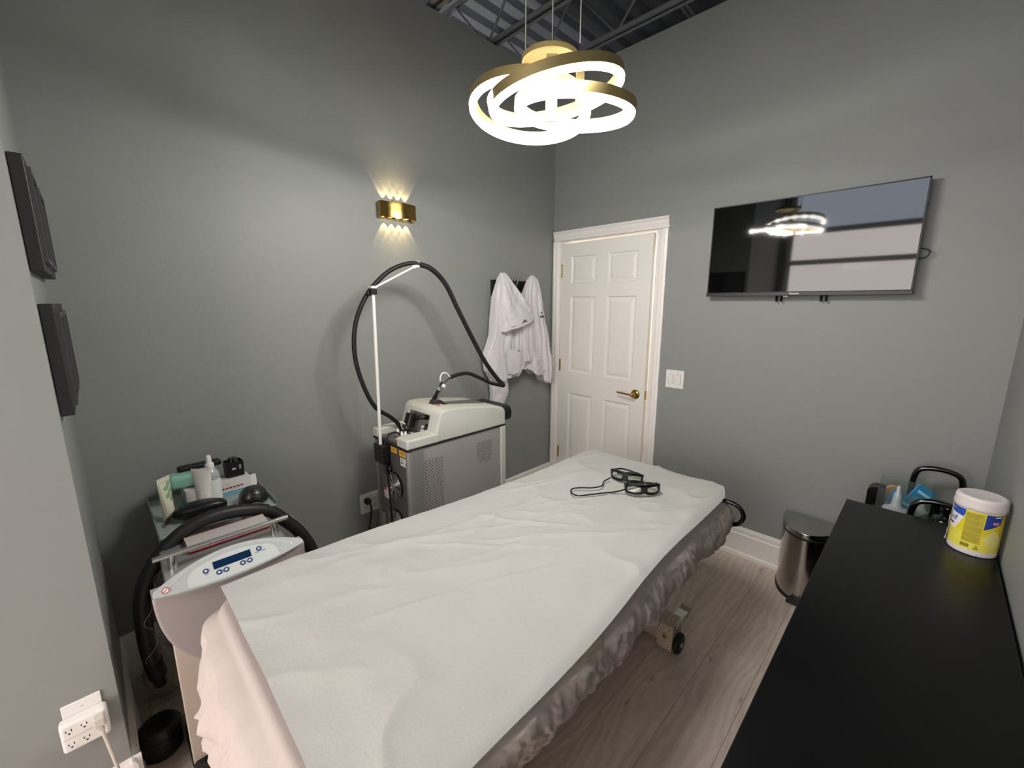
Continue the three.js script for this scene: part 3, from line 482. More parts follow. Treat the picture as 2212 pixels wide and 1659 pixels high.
// ---------------------------------------------------------------- black cabinet along the right wall
{
  const t = thing('black_cabinet', 'long low black cabinet with a plain satin top against the wall', 'cabinet', [2.285, 0, 1.49]);
  const bm = phys('#050506', 0.3, 0, { specularIntensity: 0.6, bumpMap: rep(peel, 14, 30), bumpScale: 0.0002 });
  mesh('cabinet_top', rbox(0.41, 0.022, 1.9, 0.0025, 0, 0.739, 0), bm, t);
  mesh('carcass', merge([span(-0.19, 0.2, 0.06, 0.728, -0.935, -0.915), span(-0.19, 0.2, 0.06, 0.728, 0.915, 0.935), span(0.19, 0.2, 0.06, 0.728, -0.915, 0.915), span(-0.19, 0.2, 0.06, 0.08, -0.935, 0.935), span(-0.17, 0.19, 0, 0.06, -0.9, 0.9)]), bm, t);
  for (let c = 0; c < 3; c++) for (let r = 0; r < 2; r++) { const z0 = -0.93 + c * 0.621, y0 = 0.075 + r * 0.327; const d = mesh('drawer_front', span(-0.205, -0.19, y0, y0 + 0.322, z0, z0 + 0.617, 0.0015), bm, t); }
}
// ---------------------------------------------------------------- stainless half-round bin
{
  const t = thing('pedal_bin', 'brushed stainless half-round pedal bin in front of the baseboard', 'waste bin', [1.915, 0, 0.032]);
  const binSteel = std('#b6b2ae', 0.3, 1, { roughnessMap: rep(brushed, 3, 1) });
  const D = (w, d, n = 40) => { const p = [[-w, 0]]; for (let i = 0; i <= n; i++) { const a = Math.PI - Math.PI * i / n; p.push([w * Math.cos(a), d * Math.pow(Math.sin(a), 0.86)]); } p.push([w, 0]); return p; };
  const wall = (pts, y0, y1) => { const s = shape(pts.map(([x, z]) => [x, -z])); const g = extr(s, y1 - y0); g.rotateX(-Math.PI / 2); return T(g, 0, y0, 0); };
  mesh('bin_body', toCreasedNormals(wall(D(0.128, 0.225), 0.014, 0.36), 0.5), binSteel, t);
  mesh('base_ring', toCreasedNormals(wall(D(0.131, 0.229), 0, 0.016), 0.5), M.rubber, t);
  mesh('rim', toCreasedNormals(wall(D(0.13, 0.227), 0.36, 0.368), 0.5), M.rubber, t);
  const lid = extr(shape(D(0.126, 0.222).map(([x, z]) => [x, -z])), 0.018, 0.006, 4); lid.rotateX(-Math.PI / 2); { const p = lid.attributes.position; for (let i = 0; i < p.count; i++) if (p.getY(i) > 0.01) p.setY(i, p.getY(i) + 0.014 * (1 - (p.getX(i) / 0.13) ** 2) * (1 - (p.getZ(i) / 0.24) ** 2)); lid.computeVertexNormals(); }
  mesh('lid', toCreasedNormals(T(lid, 0, 0.374, 0), 0.5), binSteel, t);
  mesh('lid_hinge', rbox(0.2, 0.03, 0.02, 0.004, 0, 0.376, -0.004), M.rubber, t);
  mesh('pedal', rbox(0.07, 0.01, 0.04, 0.003, 0, 0.012, 0.245), M.rubber, t);
}
// ---------------------------------------------------------------- laser machine
const csg = new Evaluator(); csg.attributes = ['position', 'normal', 'uv'];
{
  const t = thing('laser_machine', 'silver and pale grey cosmetic laser machine with rear fans and hose pole', 'laser machine', [0.325, 0, 1.365]);
  // local: x across (-0.175..0.175), z along (-0.335 front .. 0.335 rear)
  const shell = std('#c2c2bb', 0.45), pnl = std('#5f5b58', 0.45, 0.2), side = std('#aaa6a3', 0.48, 0.3);
  const body = extr(roundShape(-0.172, -0.32, 0.172, 0.332, 0.03), 0.78, 0, 1, 12); body.rotateX(-Math.PI / 2);
  mesh('body_shell', toCreasedNormals(T(body, 0, 0.065, 0), 0.5), side, t);
  // posts at the four corners
  mesh('corner_post', toCreasedNormals(T((() => { const s = new THREE.Shape(); s.moveTo(0.152, 0.334); s.quadraticCurveTo(0.177, 0.332, 0.177, 0.3); s.lineTo(0.177, 0.245); s.lineTo(0.168, 0.245); s.lineTo(0.152, 0.3); s.closePath(); const g = extr(s, 0.775); g.rotateX(Math.PI / 2); return g; })(), 0, 0.84, 0), 0.5), M.silver, t);
  mesh('corner_post', toCreasedNormals(T((() => { const s = new THREE.Shape(); s.moveTo(-0.135, 0.336); s.lineTo(-0.163, 0.334); s.quadraticCurveTo(-0.176, 0.33, -0.176, 0.3); s.lineTo(-0.135, 0.29); s.closePath(); const g = extr(s, 0.775); g.rotateX(Math.PI / 2); return g; })(), 0, 0.84, 0), 0.5), M.silver, t);
  mesh('front_post', span(0.165, 0.178, 0.065, 0.845, -0.335, -0.296, 0.004), shell, t);
  mesh('rear_panel', span(-0.15, 0.155, 0.08, 0.845, 0.318, 0.329), pnl, t);
  mesh('rear_panel_step', span(-0.14, -0.095, 0.08, 0.42, 0.32, 0.335, 0.004), M.silver, t);
  mesh('seam', span(-0.176, 0.177, 0.846, 0.852, -0.336, 0.336), M.blackMatte, t);
  mesh('skirt', rbox(0.32, 0.05, 0.6, 0.01, 0, 0.07, 0), M.darkGrey, t);
  for (const [x, z] of [[-0.12, -0.26], [0.12, -0.26], [-0.12, 0.26], [0.12, 0.26]]) { const g = lathe([[0.008, -0.012], [0.03, -0.012], [0.035, -0.006], [0.035, 0.006], [0.03, 0.012], [0.008, 0.012]], 20); g.rotateZ(Math.PI / 2); mesh('caster_wheel', T(g, x, 0.035, z), M.rubber, t); }
  // perforations in the side
  const holes = []; const dot = (x, y, z) => { const g = new THREE.CircleGeometry(0.0032, 6); g.rotateY(Math.PI / 2); holes.push(T(g, x, y, z)); };
  for (let i = 0; i < 13; i++) for (let j = 0; j < 44; j++) if (j * 0.0085 > 0.03 * 0 && (i % 2 === j % 2)) dot(0.1725, 0.78 - j * 0.0085, 0.236 - i * 0.009);
  for (let i = 0; i < 13; i++) for (let j = 0; j < 15; j++) if (i % 2 === j % 2 && !(j > 11 && (i < 2 || i > 10))) dot(0.1725, 0.782 - j * 0.0085, -0.115 - i * 0.009);
  const hm = mesh('vent_holes', merge(holes), slotM, t); hm.userData.kind = 'stuff'; part(hm, 'two fields of small round perforations');
  // top cover: low U-shaped ledge at the rear, hump towards the front
  const ledge = (x0, x1) => rbox(x1 - x0, 0.052, 0.2, 0.012, (x0 + x1) / 2, 0.878, 0.238, 4);
  mesh('ledge_rail', ledge(0.075, 0.178), shell, t); mesh('ledge_rail', ledge(-0.178, -0.118), shell, t);
  mesh('ledge_floor', span(-0.12, 0.08, 0.852, 0.868, 0.13, 0.333), pnl, t);
  mesh('ledge_lip', span(-0.12, 0.08, 0.852, 0.87, 0.326, 0.336, 0.003), M.darkGrey, t);
  const hs = new THREE.Shape(); // profile: shape x = z along, shape y = height
  hs.moveTo(-0.325, 0.862); hs.lineTo(-0.325, 0.93); hs.quadraticCurveTo(-0.32, 0.948, -0.29, 0.956); hs.bezierCurveTo(-0.2, 0.975, -0.1, 0.99, 0.02, 1.003); hs.quadraticCurveTo(0.1, 1.008, 0.105, 1.004); hs.quadraticCurveTo(0.118, 1.0, 0.123, 0.985); hs.lineTo(0.165, 0.862); hs.closePath();
  const hump = extr(hs, 0.326, 0.012, 5, 18); hump.rotateY(-Math.PI / 2); // shape x -> z, depth -> -x
  T(hump, 0.163, 0, 0);
  const hb = new Brush(plain(hump)); hb.updateMatrixWorld();
  const cut = new Brush((() => { const g = box(0.2, 0.128, 0.11); return T(g, 0, 0, 0); })()); cut.position.set(-0.01, 0.918, 0.155); cut.rotation.x = -0.32; cut.updateMatrixWorld();
  const sc = new Brush(box(0.11, 0.012, 0.3)); sc.position.set(0.01, 1.0, -0.12); sc.rotation.x = -0.1; sc.updateMatrixWorld();
  let res = csg.evaluate(hb, cut, SUBTRACTION); res = csg.evaluate(res, sc, SUBTRACTION);
  mesh('top_cover', toCreasedNormals(res.geometry, 0.6), shell, t);
  mesh('top_display', (() => { const g = box(0.105, 0.004, 0.28); g.rotateX(-0.1); return T(g, 0.01, 0.9935, -0.12); })(), std('#6d6c69', 0.3, 0.2), t);
  // recess panel with fan, black power brick and connectors
  const rec = group('recess_panel', t); rec.position.set(-0.01, 0.915, 0.122); rec.rotation.x = -0.32;
  mesh('panel', box(0.198, 0.126, 0.004), std('#8d8783', 0.5, 0.1), rec);
  mesh('small_fan', rbox(0.052, 0.052, 0.012, 0.003, 0.066, -0.022, 0.008), M.black, rec);
  mesh('fan_rings', merge([0.008, 0.014, 0.02].map((r) => T(new THREE.TorusGeometry(r, 0.0013, 6, 24), 0.066, -0.022, 0.0145))), M.darkGrey, rec);
  for (const [x, y] of [[-0.022, -0.022], [0.022, -0.022], [-0.022, 0.022], [0.022, 0.022]]) mesh('screw', T(new THREE.SphereGeometry(0.003, 8, 6), 0.066 + x, -0.022 + y, 0.0145), M.chrome, rec);
  mesh('elbow_fitting', tube([[0.038, 0.036, 0.004], [0.036, 0.036, 0.03], [0.02, 0.03, 0.042], [-0.005, 0.024, 0.044]], 0.013, 20, 12), M.black, rec);
  for (const y of [-0.018, -0.038]) mesh('white_connector', T((() => { const g = cyl(0.007, 0.007, 0.016, 0, 0, 0, 14); g.rotateX(Math.PI / 2); return g; })(), 0.026, y, 0.01), M.white, rec);
  const br = extr(roundShape(-0.026, -0.022, 0.026, 0.022, 0.02), 0.066, 0.004, 3, 10); br.rotateX(-Math.PI / 2);
  part(mesh('cylinder_housing', T(br, -0.052, -0.032, 0.05), M.black, rec), 'upright black housing');
  for (const x of [-0.066, -0.04]) mesh('connector_stem', rod([x, -0.035, 0.06], [x, -0.07, 0.062], 0.006, 10), M.black, rec);
  mesh('label_strip', rbox(0.05, 0.003, 0.012, 0.001, 0.0, 0.871, 0.19), M.white, t);
  for (const [x, z, w, d] of [[-0.02, 0.235, 0.045, 0.022], [0.028, 0.295, 0.05, 0.022], [0.045, 0.22, 0.03, 0.016]]) part(mesh('warning_label', span(x - w / 2, x + w / 2, 0.868, 0.8688, z - d / 2, z + d / 2), std('#d6b83c', 0.5), t), 'yellow warning label');
  for (const [x, z] of [[-0.06, 0.25], [0.0, 0.26], [0.012, 0.245]]) mesh('hose_nipple', lathe([[0, 0.03], [0.005, 0.03], [0.006, 0.02], [0.009, 0.018], [0.009, 0], [0, 0]], 14).translate(x, 0.868, z), M.white, t);
  mesh('white_loop', tube([[-0.08, 0.87, 0.2], [-0.09, 0.9, 0.21], [-0.075, 0.925, 0.215], [-0.06, 0.91, 0.2], [-0.065, 0.875, 0.19]], 0.003, 32, 8), M.white, t);
  // rear fans
  for (const y of [0.628, 0.418]) {
    const f = group('cooling_fan', t); f.position.set(0.035, y, 0.33); f.scale.setScalar(1.22);
    mesh('fan_well', (() => { const g = cyl(0.06, 0.06, 0.002, 0, 0, 0, 36); g.rotateX(Math.PI / 2); return g; })(), slotM, f);
    const blades = []; for (let k = 0; k < 7; k++) { const g = surface(4, 4, (u, v) => { const a = k * Math.PI * 2 / 7 + u * 0.7, r = lerp(0.016, 0.054, v); return [r * Math.cos(a), r * Math.sin(a), 0.003 + 0.004 * u]; }); blades.push(g); }
    mesh('fan_blades', merge(blades), std('#8e8c8a', 0.35, 0.8, { side: THREE.DoubleSide }), f);
    mesh('grille', merge([0.012, 0.02, 0.028, 0.036, 0.044, 0.052, 0.06].map((r) => T(new THREE.TorusGeometry(r, 0.0011, 6, 40), 0, 0, 0.012)).concat([0, 1, 2, 3].map((k) => { const a = k * Math.PI / 4 + 0.3; const R = k % 2 ? 0.074 : 0.06; return rod([-R * Math.cos(a), -R * Math.sin(a), 0.0125], [R * Math.cos(a), R * Math.sin(a), 0.0125], 0.0015, 6); }))), M.chrome, f);
    mesh('fan_hub', (() => { const g = cyl(0.016, 0.015, 0.008, 0, 0, 0.006, 20); g.rotateX(Math.PI / 2); return g; })(), M.steel, f);
  }
  // labels on the rear panel
  const yel = canvasTex(128, 72, (c, w, h) => { c.fillStyle = '#1a1710'; c.fillRect(0, 0, w, h); c.fillStyle = '#e2b13a'; c.fillRect(5, 5, w - 10, h - 10); c.fillStyle = '#6d5316'; c.fillRect(14, 20, 96, 5); c.fillRect(14, 32, 88, 5); c.fillRect(14, 44, 70, 5); });
  const lab = (x, y, w, h, tex, name, lbl) => part(mesh(name, box(w, h, 0.001, x, y, 0.33), tex.isTexture ? std('#ffffff', 0.5, 0, { map: tex }) : tex, t), lbl);
  lab(0.034, 0.822, 0.062, 0.034, yel, 'warning_label', 'yellow warning label with black border'); lab(0.118, 0.822, 0.07, 0.036, yel, 'warning_label', 'yellow warning label with black border');
  lab(0.125, 0.778, 0.06, 0.042, canvasTex(96, 72, (c, w, h) => { c.fillStyle = '#e8e4e0'; c.fillRect(0, 0, w, h); c.fillStyle = '#333'; c.fillRect(10, 12, 50, 6); c.fillRect(10, 30, 14, 26); c.fillRect(30, 36, 36, 4); c.fillRect(30, 46, 30, 4); c.fillRect(74, 40, 12, 18); }), 'type_label', 'white type label');
  lab(-0.06, 0.55, 0.07, 0.056, canvasTex(96, 96, (c, w, h) => { c.fillStyle = '#e4dfdc'; c.fillRect(0, 0, w, h); c.fillStyle = '#c03a3c'; c.fillRect(0, 0, w, 20); c.fillStyle = '#9a9490'; for (let k = 0; k < 6; k++) { c.fillRect(8, 30 + k * 10, 34, 4); c.fillRect(52, 30 + k * 10, 36, 4); } }), 'notice_label', 'white notice label with a red band');
  mesh('pole_socket', rbox(0.095, 0.1, 0.045, 0.004, -0.05, 0.79, 0.352), M.black, t);
  mesh('round_knob', (() => { const g = lathe([[0, 0], [0.03, 0], [0.036, 0.005], [0.036, 0.012], [0.03, 0.017], [0, 0.018]], 28); g.rotateX(Math.PI / 2); return T(g, -0.03, 0.7, 0.33); })(), M.blackGloss, t);
  mesh('key_lever', rod([0.0, 0.735, 0.335], [0.035, 0.738, 0.36], 0.006, 10), M.black, t);
  mesh('rear_cable', tube([[0.0, 0.875, 0.262], [-0.01, 0.9, 0.29], [-0.02, 0.885, 0.33], [-0.02, 0.83, 0.352], [-0.012, 0.74, 0.354], [0.0, 0.62, 0.352], [0.005, 0.45, 0.35], [0.008, 0.2, 0.35], [0.01, 0.09, 0.34]], 0.0048, 80, 8), M.rubber, t);
  // front push handle
  const fh = extr(roundShape(-0.13, 0.866, 0.15, 0.945, 0.035), 0.07, 0.008, 3); part(mesh('push_handle', T(fh, 0, 0, -0.4), M.black, t), 'black moulded push handle');
  // pole with swing arm
  mesh('pole', rod([-0.053, 0.8, 0.358], [-0.043, 1.62, 0.352], 0.0085, 14), M.white, t);
  mesh('pole_clamp', merge([rbox(0.03, 0.03, 0.03, 0.004, -0.043, 1.622, 0.352), rbox(0.026, 0.026, 0.03, 0.006, -0.06, 1.615, 0.362)]), M.black, t); mesh('pole_cap', rbox(0.034, 0.012, 0.03, 0.003, -0.043, 1.642, 0.352), M.white, t);
  mesh('swing_arm', rod([-0.043, 1.636, 0.352], [-0.048, 1.755, 0.105], 0.0055, 12), M.white, t);
  const horn = lathe([[0, 0], [0.011, 0], [0.012, 0.02], [0.018, 0.04], [0.021, 0.044], [0, 0.046]], 20); horn.applyQuaternion(new THREE.Quaternion().setFromUnitVectors(new THREE.Vector3(0, 1, 0), new THREE.Vector3(0, 0.119, -0.247).normalize())); mesh('arm_cup', T(horn, -0.048, 1.748, 0.12), M.white, t);
  // fibre hose: loops up the pole, over the arm and down to the handpiece
  const hose = [[-0.1, 0.875, 0.2], [-0.1, 0.915, 0.225], [-0.09, 0.965, 0.275], [-0.08, 1.035, 0.36], [-0.08, 1.185, 0.425], [-0.08, 1.328, 0.45], [-0.08, 1.465, 0.435], [-0.075, 1.577, 0.388], [-0.068, 1.65, 0.335], [-0.06, 1.73, 0.24], [-0.05, 1.768, 0.14], [-0.04, 1.768, 0.085], [-0.025, 1.748, 0.025], [-0.025, 1.678, -0.063], [-0.025, 1.526, -0.155], [-0.025, 1.362, -0.254], [-0.025, 1.197, -0.362], [-0.02, 1.08, -0.462], [0.0, 1.045, -0.487], [0.015, 1.05, -0.46], [0.012, 1.072, -0.38], [0.008, 1.125, -0.27], [0.005, 1.158, -0.19], [0.005, 1.158, -0.11], [0.005, 1.15, -0.06]];
  mesh('fibre_hose', tube(hose, 0.011, 320, 10), M.rubber, t);
  mesh('hose_sleeve', tube(hose.slice(11, 20), 0.0135, 120, 10), M.blackMatte, t);
  mesh('white_tube', tube([[0.005, 1.15, -0.062], [0.005, 1.175, -0.04], [0.005, 1.18, -0.01], [0.005, 1.16, 0.005], [0.005, 1.135, 0.006]], 0.004, 32, 8), M.white, t);
  mesh('thin_lead', tube([[0.005, 1.15, -0.06], [0.005, 1.135, -0.035], [0.005, 1.122, -0.018]], 0.003, 12, 6), M.rubber, t);
  // handpiece standing in its black holder
  const ax = new THREE.Vector3(0, 0.118, -0.078).normalize(), q = new THREE.Quaternion().setFromUnitVectors(new THREE.Vector3(0, 1, 0), ax);
  const hp = group('handpiece', t); hp.position.set(0.005, 1.02, 0.058); hp.quaternion.copy(q);
  mesh('grip', lathe([[0, -0.01], [0.008, -0.01], [0.011, 0.012], [0.011, 0.035], [0.0085, 0.05], [0.0085, 0.075]], 20).translate(-0.006, 0, 0.004), M.blackGloss, hp);
  mesh('grey_collar', cyl(0.009, 0.009, 0.02, -0.006, 0.085, 0.004), M.silver, hp); mesh('upper_stem', cyl(0.007, 0.006, 0.035, -0.006, 0.112, 0.004), M.black, hp);
  mesh('chrome_sleeve', cyl(0.008, 0.008, 0.1, 0.012, 0.05, -0.004), M.chrome, hp); mesh('white_cap', lathe([[0, 0], [0.012, 0], [0.012, 0.012], [0.006, 0.02], [0, 0.02]], 18).translate(0.012, 0.1, -0.004), M.white, hp);
  const ho = new THREE.Shape(); ho.moveTo(0.085, 1.0); ho.lineTo(0.062, 1.035); ho.quadraticCurveTo(0.03, 1.04, 0.015, 1.022); ho.quadraticCurveTo(-0.01, 1.0, -0.045, 0.998); ho.lineTo(-0.05, 0.99); ho.lineTo(-0.02, 0.99); ho.quadraticCurveTo(0.0, 1.0, 0.02, 1.0); ho.closePath();
  const hg = extr(ho, 0.042, 0.004, 3); hg.rotateY(-Math.PI / 2); mesh('handpiece_holder', T(hg, 0.03, 0, 0), std('#29292b', 0.5), t);
  part(mesh('emergency_button', lathe([[0, 0.02], [0.012, 0.02], [0.014, 0.016], [0.014, 0.004], [0.01, 0], [0, 0]], 20).translate(0.055, 0.998, 0.06), std('#c81d1d', 0.35), t), 'red emergency stop button');
}
// ---------------------------------------------------------------- coat rack and coats
{
  const t = thing('coat_rack', 'black wooden coat rack with brass plates and chrome hooks on the wall', 'coat rack', [0, 1.67, 0.47]);
  const bk = std('#121111', 0.32);
  mesh('board', rbox(0.018, 0.115, 0.44, 0.003, 0.009, 0, 0), bk, t);
  mesh('raised_panel', rbox(0.008, 0.085, 0.41, 0.003, 0.021, 0, 0), bk, t);
  for (const z of [0.175, 0.018, -0.125]) {
    part(mesh('hook_plate', (() => { const g = cyl(0.02, 0.018, 0.005, 0, 0, 0, 24); g.rotateZ(Math.PI / 2); return T(g, 0.027, -0.004, z); })(), M.brass, t), 'round brass plate');
    mesh('hook', merge([tube([[0.028, 0.0, z], [0.05, 0.01, z], [0.07, 0.045, z], [0.082, 0.095, z]], 0.004, 24, 8), T(new THREE.SphereGeometry(0.008, 14, 10), 0.083, 0.1, z), tube([[0.028, -0.012, z], [0.05, -0.03, z], [0.062, -0.025, z], [0.068, -0.008, z]], 0.004, 16, 8), T(new THREE.SphereGeometry(0.006, 12, 8), 0.068, -0.004, z)]), M.chrome, t);
  }
}
function drape(rows, o = {}) {                 // hanging cloth: closed, flattened, folded section; rows = [y, zLeft(near), zRight(far), xMid, depth]
  const { nu = 72, nv = 46, folds = 6, amp = 0.012, s = 1, open = 0.25 } = o;
  const pick = (v) => { const f = v * (rows.length - 1), i = Math.min(rows.length - 2, Math.floor(f)), k = f - i, w = k * k * (3 - 2 * k) * 0.5 + k * 0.5; return rows[i].map((a, n) => lerp(a, rows[i + 1][n], w)); };
  return surface(nu, nv, (u, v) => {
    const [y, za, zb, xm, dp, tilt = 0] = pick(v), a = u * Math.PI * 2, c = Math.cos(a), sn = Math.sin(a), grow = sm(v, 0, 0.5), mid = (za + zb) / 2, hw = (za - zb) / 2;
    const zz = mid + hw * Math.sign(c) * Math.pow(Math.abs(c), 0.8), tpos = (zz - zb) / Math.max(1e-4, za - zb);
    const ph = tpos * folds * Math.PI * (0.85 + 0.3 * v) + 4 * fbm(tpos * 2.4, v * 1.6, s, 2);
    const f = 0.75 * (Math.pow(Math.abs(Math.sin(ph)), 0.6) - 0.6) + 3.0 * (fbm(tpos * folds * 0.9 + v * 0.8, v * 2.2, s + 5, 4) - 0.5) + 0.9 * (0.5 - Math.abs(2 * fbm(tpos * folds * 1.4 + v * 2.2, v * 5 - tpos * 2, s + 7, 3) - 1));
    const x = xm + Math.sign(sn) * Math.pow(Math.abs(sn), open) * dp + amp * grow * f * (sn > 0 ? 1 : 0.55) + 0.004 * (fbm(u * 14, v * 9, s + 9, 3) - 0.5) * grow;
    const hem = v > 0.9 ? 0.02 * (v - 0.9) * 10 * (fbm(tpos * 5, 2, s + 20, 2) - 0.5) * (o.hem ?? 1) : 0;
    return [Math.max(0.005, x), y + hem + tilt * (tpos - 0.5), zz, tpos * 0.5, y];
  }, true);
}
{
  const t = thing('lab_coat', 'white short sleeved lab coat with buttons hanging nearer the laser machine', 'lab coat');
  mesh('coat_body', drape([[1.772, 0.672, 0.632, 0.088, 0.008], [1.74, 0.69, 0.61, 0.085, 0.022], [1.6, 0.735, 0.56, 0.075, 0.036], [1.43, 0.752, 0.5, 0.07, 0.042], [1.34, 0.765, 0.47, 0.07, 0.044], [1.2, 0.82, 0.455, 0.07, 0.046], [1.1, 0.8, 0.455, 0.068, 0.048], [1.03, 0.75, 0.48, 0.068, 0.048]], { folds: 5, amp: 0.019, s: 201, nv: 60, nu: 110 }), M.coat, t);
  part(mesh('sleeve', drape([[1.765, 0.69, 0.64, 0.105, 0.012, 0], [1.68, 0.7, 0.575, 0.118, 0.026, 0], [1.58, 0.72, 0.5, 0.122, 0.036, -0.03], [1.48, 0.712, 0.43, 0.125, 0.044, -0.06], [1.42, 0.7, 0.405, 0.127, 0.05, -0.075]], { folds: 2.2, amp: 0.014, s: 211, hem: 3 }), M.coat, t), 'wide short sleeve');
  mesh('sleeve_hem', drape([[1.424, 0.703, 0.402, 0.127, 0.053, -0.075], [1.408, 0.703, 0.402, 0.127, 0.054, -0.075]], { folds: 2.2, amp: 0.014, s: 211, nv: 3, hem: 0 }), M.coat, t);
  part(mesh('hanging_sleeve', drape([[1.12, 0.74, 0.6, 0.05, 0.02], [1.0, 0.745, 0.585, 0.05, 0.024], [0.92, 0.735, 0.59, 0.05, 0.026], [0.84, 0.742, 0.615, 0.05, 0.026], [0.795, 0.735, 0.66, 0.048, 0.022]], { folds: 2, amp: 0.01, s: 221, nv: 30 }), M.coat, t), 'sleeve hanging down below the hem');
  mesh('front_flap', drape([[1.56, 0.748, 0.71, 0.112, 0.006], [1.4, 0.757, 0.7, 0.12, 0.006], [1.2, 0.76, 0.68, 0.124, 0.006], [1.02, 0.72, 0.655, 0.124, 0.006]], { folds: 0.6, amp: 0.004, s: 231, nv: 30, nu: 40 }), M.coat, t);
  for (const [y, z] of [[1.5, 0.728], [1.42, 0.735], [1.34, 0.735], [1.25, 0.735]]) mesh('button', (() => { const g = cyl(0.006, 0.006, 0.003, 0, 0, 0, 14); g.rotateZ(Math.PI / 2); return T(g, 0.131, y, z); })(), M.white, t);
  mesh('pocket', drape([[1.24, 0.655, 0.525, 0.13, 0.004], [1.15, 0.65, 0.52, 0.134, 0.004], [1.06, 0.645, 0.525, 0.132, 0.004]], { folds: 0.8, amp: 0.004, s: 241, nv: 20, nu: 40 }), M.coat, t);
  mesh('pocket_tab', span(0.137, 0.139, 1.222, 1.229, 0.53, 0.553), std('#6b6468', 0.7), t);
}
{
  const t = thing('lab_coat', 'white lab coat with dark chest lettering hanging beside the door casing', 'lab coat');
  mesh('coat_body', drape([[1.764, 0.368, 0.332, 0.088, 0.008, 0], [1.735, 0.392, 0.3, 0.085, 0.022, 0], [1.62, 0.44, 0.262, 0.075, 0.036, 0], [1.45, 0.465, 0.215, 0.072, 0.044, 0], [1.33, 0.47, 0.185, 0.07, 0.046, 0.02], [1.15, 0.465, 0.14, 0.066, 0.046, 0.06], [1.07, 0.46, 0.13, 0.064, 0.044, 0.1], [1.015, 0.455, 0.128, 0.062, 0.042, 0.14]], { folds: 4.4, amp: 0.02, s: 301, nv: 60, nu: 110, hem: 3 }), M.coat, t);
  part(mesh('sleeve', drape([[1.55, 0.475, 0.4, 0.1, 0.016], [1.4, 0.49, 0.395, 0.108, 0.022], [1.25, 0.475, 0.385, 0.11, 0.024], [1.14, 0.46, 0.38, 0.11, 0.024]], { folds: 1.6, amp: 0.01, s: 311, nv: 24, nu: 50 }), M.coat, t), 'sleeve folded across the front');
  const tx = text('NALT', 0.019, 0.0015); tx.rotateY(Math.PI / 2); mesh('chest_lettering', T(tx, 0.1335, 1.466, 0.275), std('#3a3538', 0.8), t);
  mesh('chest_emblem', span(0.1335, 0.135, 1.488, 1.5, 0.285, 0.3), std('#5a5458', 0.8), t);
}
// ---------------------------------------------------------------- glass topped trolley in the niche
{
  const t = thing('glass_trolley', 'narrow trolley with frosted glass shelves behind the skin cooler', 'trolley', [0.235, 0, 2.46]);
  const gl = phys('#c9d3d0', 0.25, 0, { transmission: 0.55, thickness: 0, ior: 1.5 }), W = 0.4, L = 0.37;
  for (const y of [0.755, 0.4]) {
    mesh('shelf', rbox(W, 0.008, L, 0.002, 0, y, 0), gl, t);
    mesh('shelf_rim', merge([span(-W / 2, W / 2, y - 0.006, y + 0.02, -L / 2 - 0.004, -L / 2), span(-W / 2, W / 2, y - 0.006, y + 0.02, L / 2, L / 2 + 0.004), span(-W / 2 - 0.004, -W / 2, y - 0.006, y + 0.02, -L / 2, L / 2)]), std('#8f9492', 0.3, 0.4), t);
  }
  for (const [x, z] of [[-1, -1], [1, -1], [-1, 1], [1, 1]]) { mesh('post', T(cyl(0.009, 0.009, 0.7, 0, 0, 0, 14), x * (W / 2 - 0.012), 0.4, z * (L / 2 - 0.012)), M.silver, t); mesh('caster_wheel', T(new THREE.SphereGeometry(0.024, 14, 10), x * (W / 2 - 0.012), 0.024, z * (L / 2 - 0.012)), M.rubber, t); }
}
const TY = 0.76;
// items on the trolley
{
  const t = thing('spray_bottle', 'clear bottle with white nozzle cap and blue label on the trolley', 'bottle', [0.225, TY, 2.45]);
  mesh('bottle_body', lathe([[0, 0], [0.027, 0], [0.031, 0.004], [0.031, 0.105], [0.029, 0.122], [0.021, 0.136], [0.014, 0.142], [0.014, 0.15]], 36), phys('#d3d6d8', 0.25, 0, { transmission: 0.35, thickness: 0 }), t);
  mesh('nozzle_cap', lathe([[0.0165, 0.142], [0.0165, 0.162], [0.012, 0.164], [0.0105, 0.172], [0.0085, 0.196], [0.006, 0.198], [0, 0.197]], 24), M.white, t);
  const lt = canvasTex(512, 256, (c, w, h) => { c.fillStyle = '#e6e6e6'; c.fillRect(0, 0, w, h); c.fillStyle = '#1f5fb4'; c.fillRect(w * 0.42, 70, 100, 186); c.fillStyle = '#8fbf4a'; c.beginPath(); c.ellipse(w * 0.42 + 50, 190, 36, 22, 0, 0, 7); c.fill(); c.fillStyle = '#f4f4f4'; c.fillRect(w * 0.42 + 16, 90, 66, 14); c.fillRect(w * 0.42 + 16, 116, 50, 14); c.fillStyle = '#c22a35'; c.beginPath(); c.arc(w * 0.42 + 46, 36, 27, 0, 7); c.fill(); c.fillStyle = '#777'; for (let k = 0; k < 14; k++) c.fillRect(120 + (k % 3), 20 + k * 16, 66, 5); });
  const lg = new THREE.CylinderGeometry(0.0316, 0.0316, 0.086, 40, 1, true); lg.rotateY(Math.PI * 0.68); mesh('bottle_label', T(lg, 0, 0.056, 0), std('#ffffff', 0.45, 0, { map: lt }), t);
}
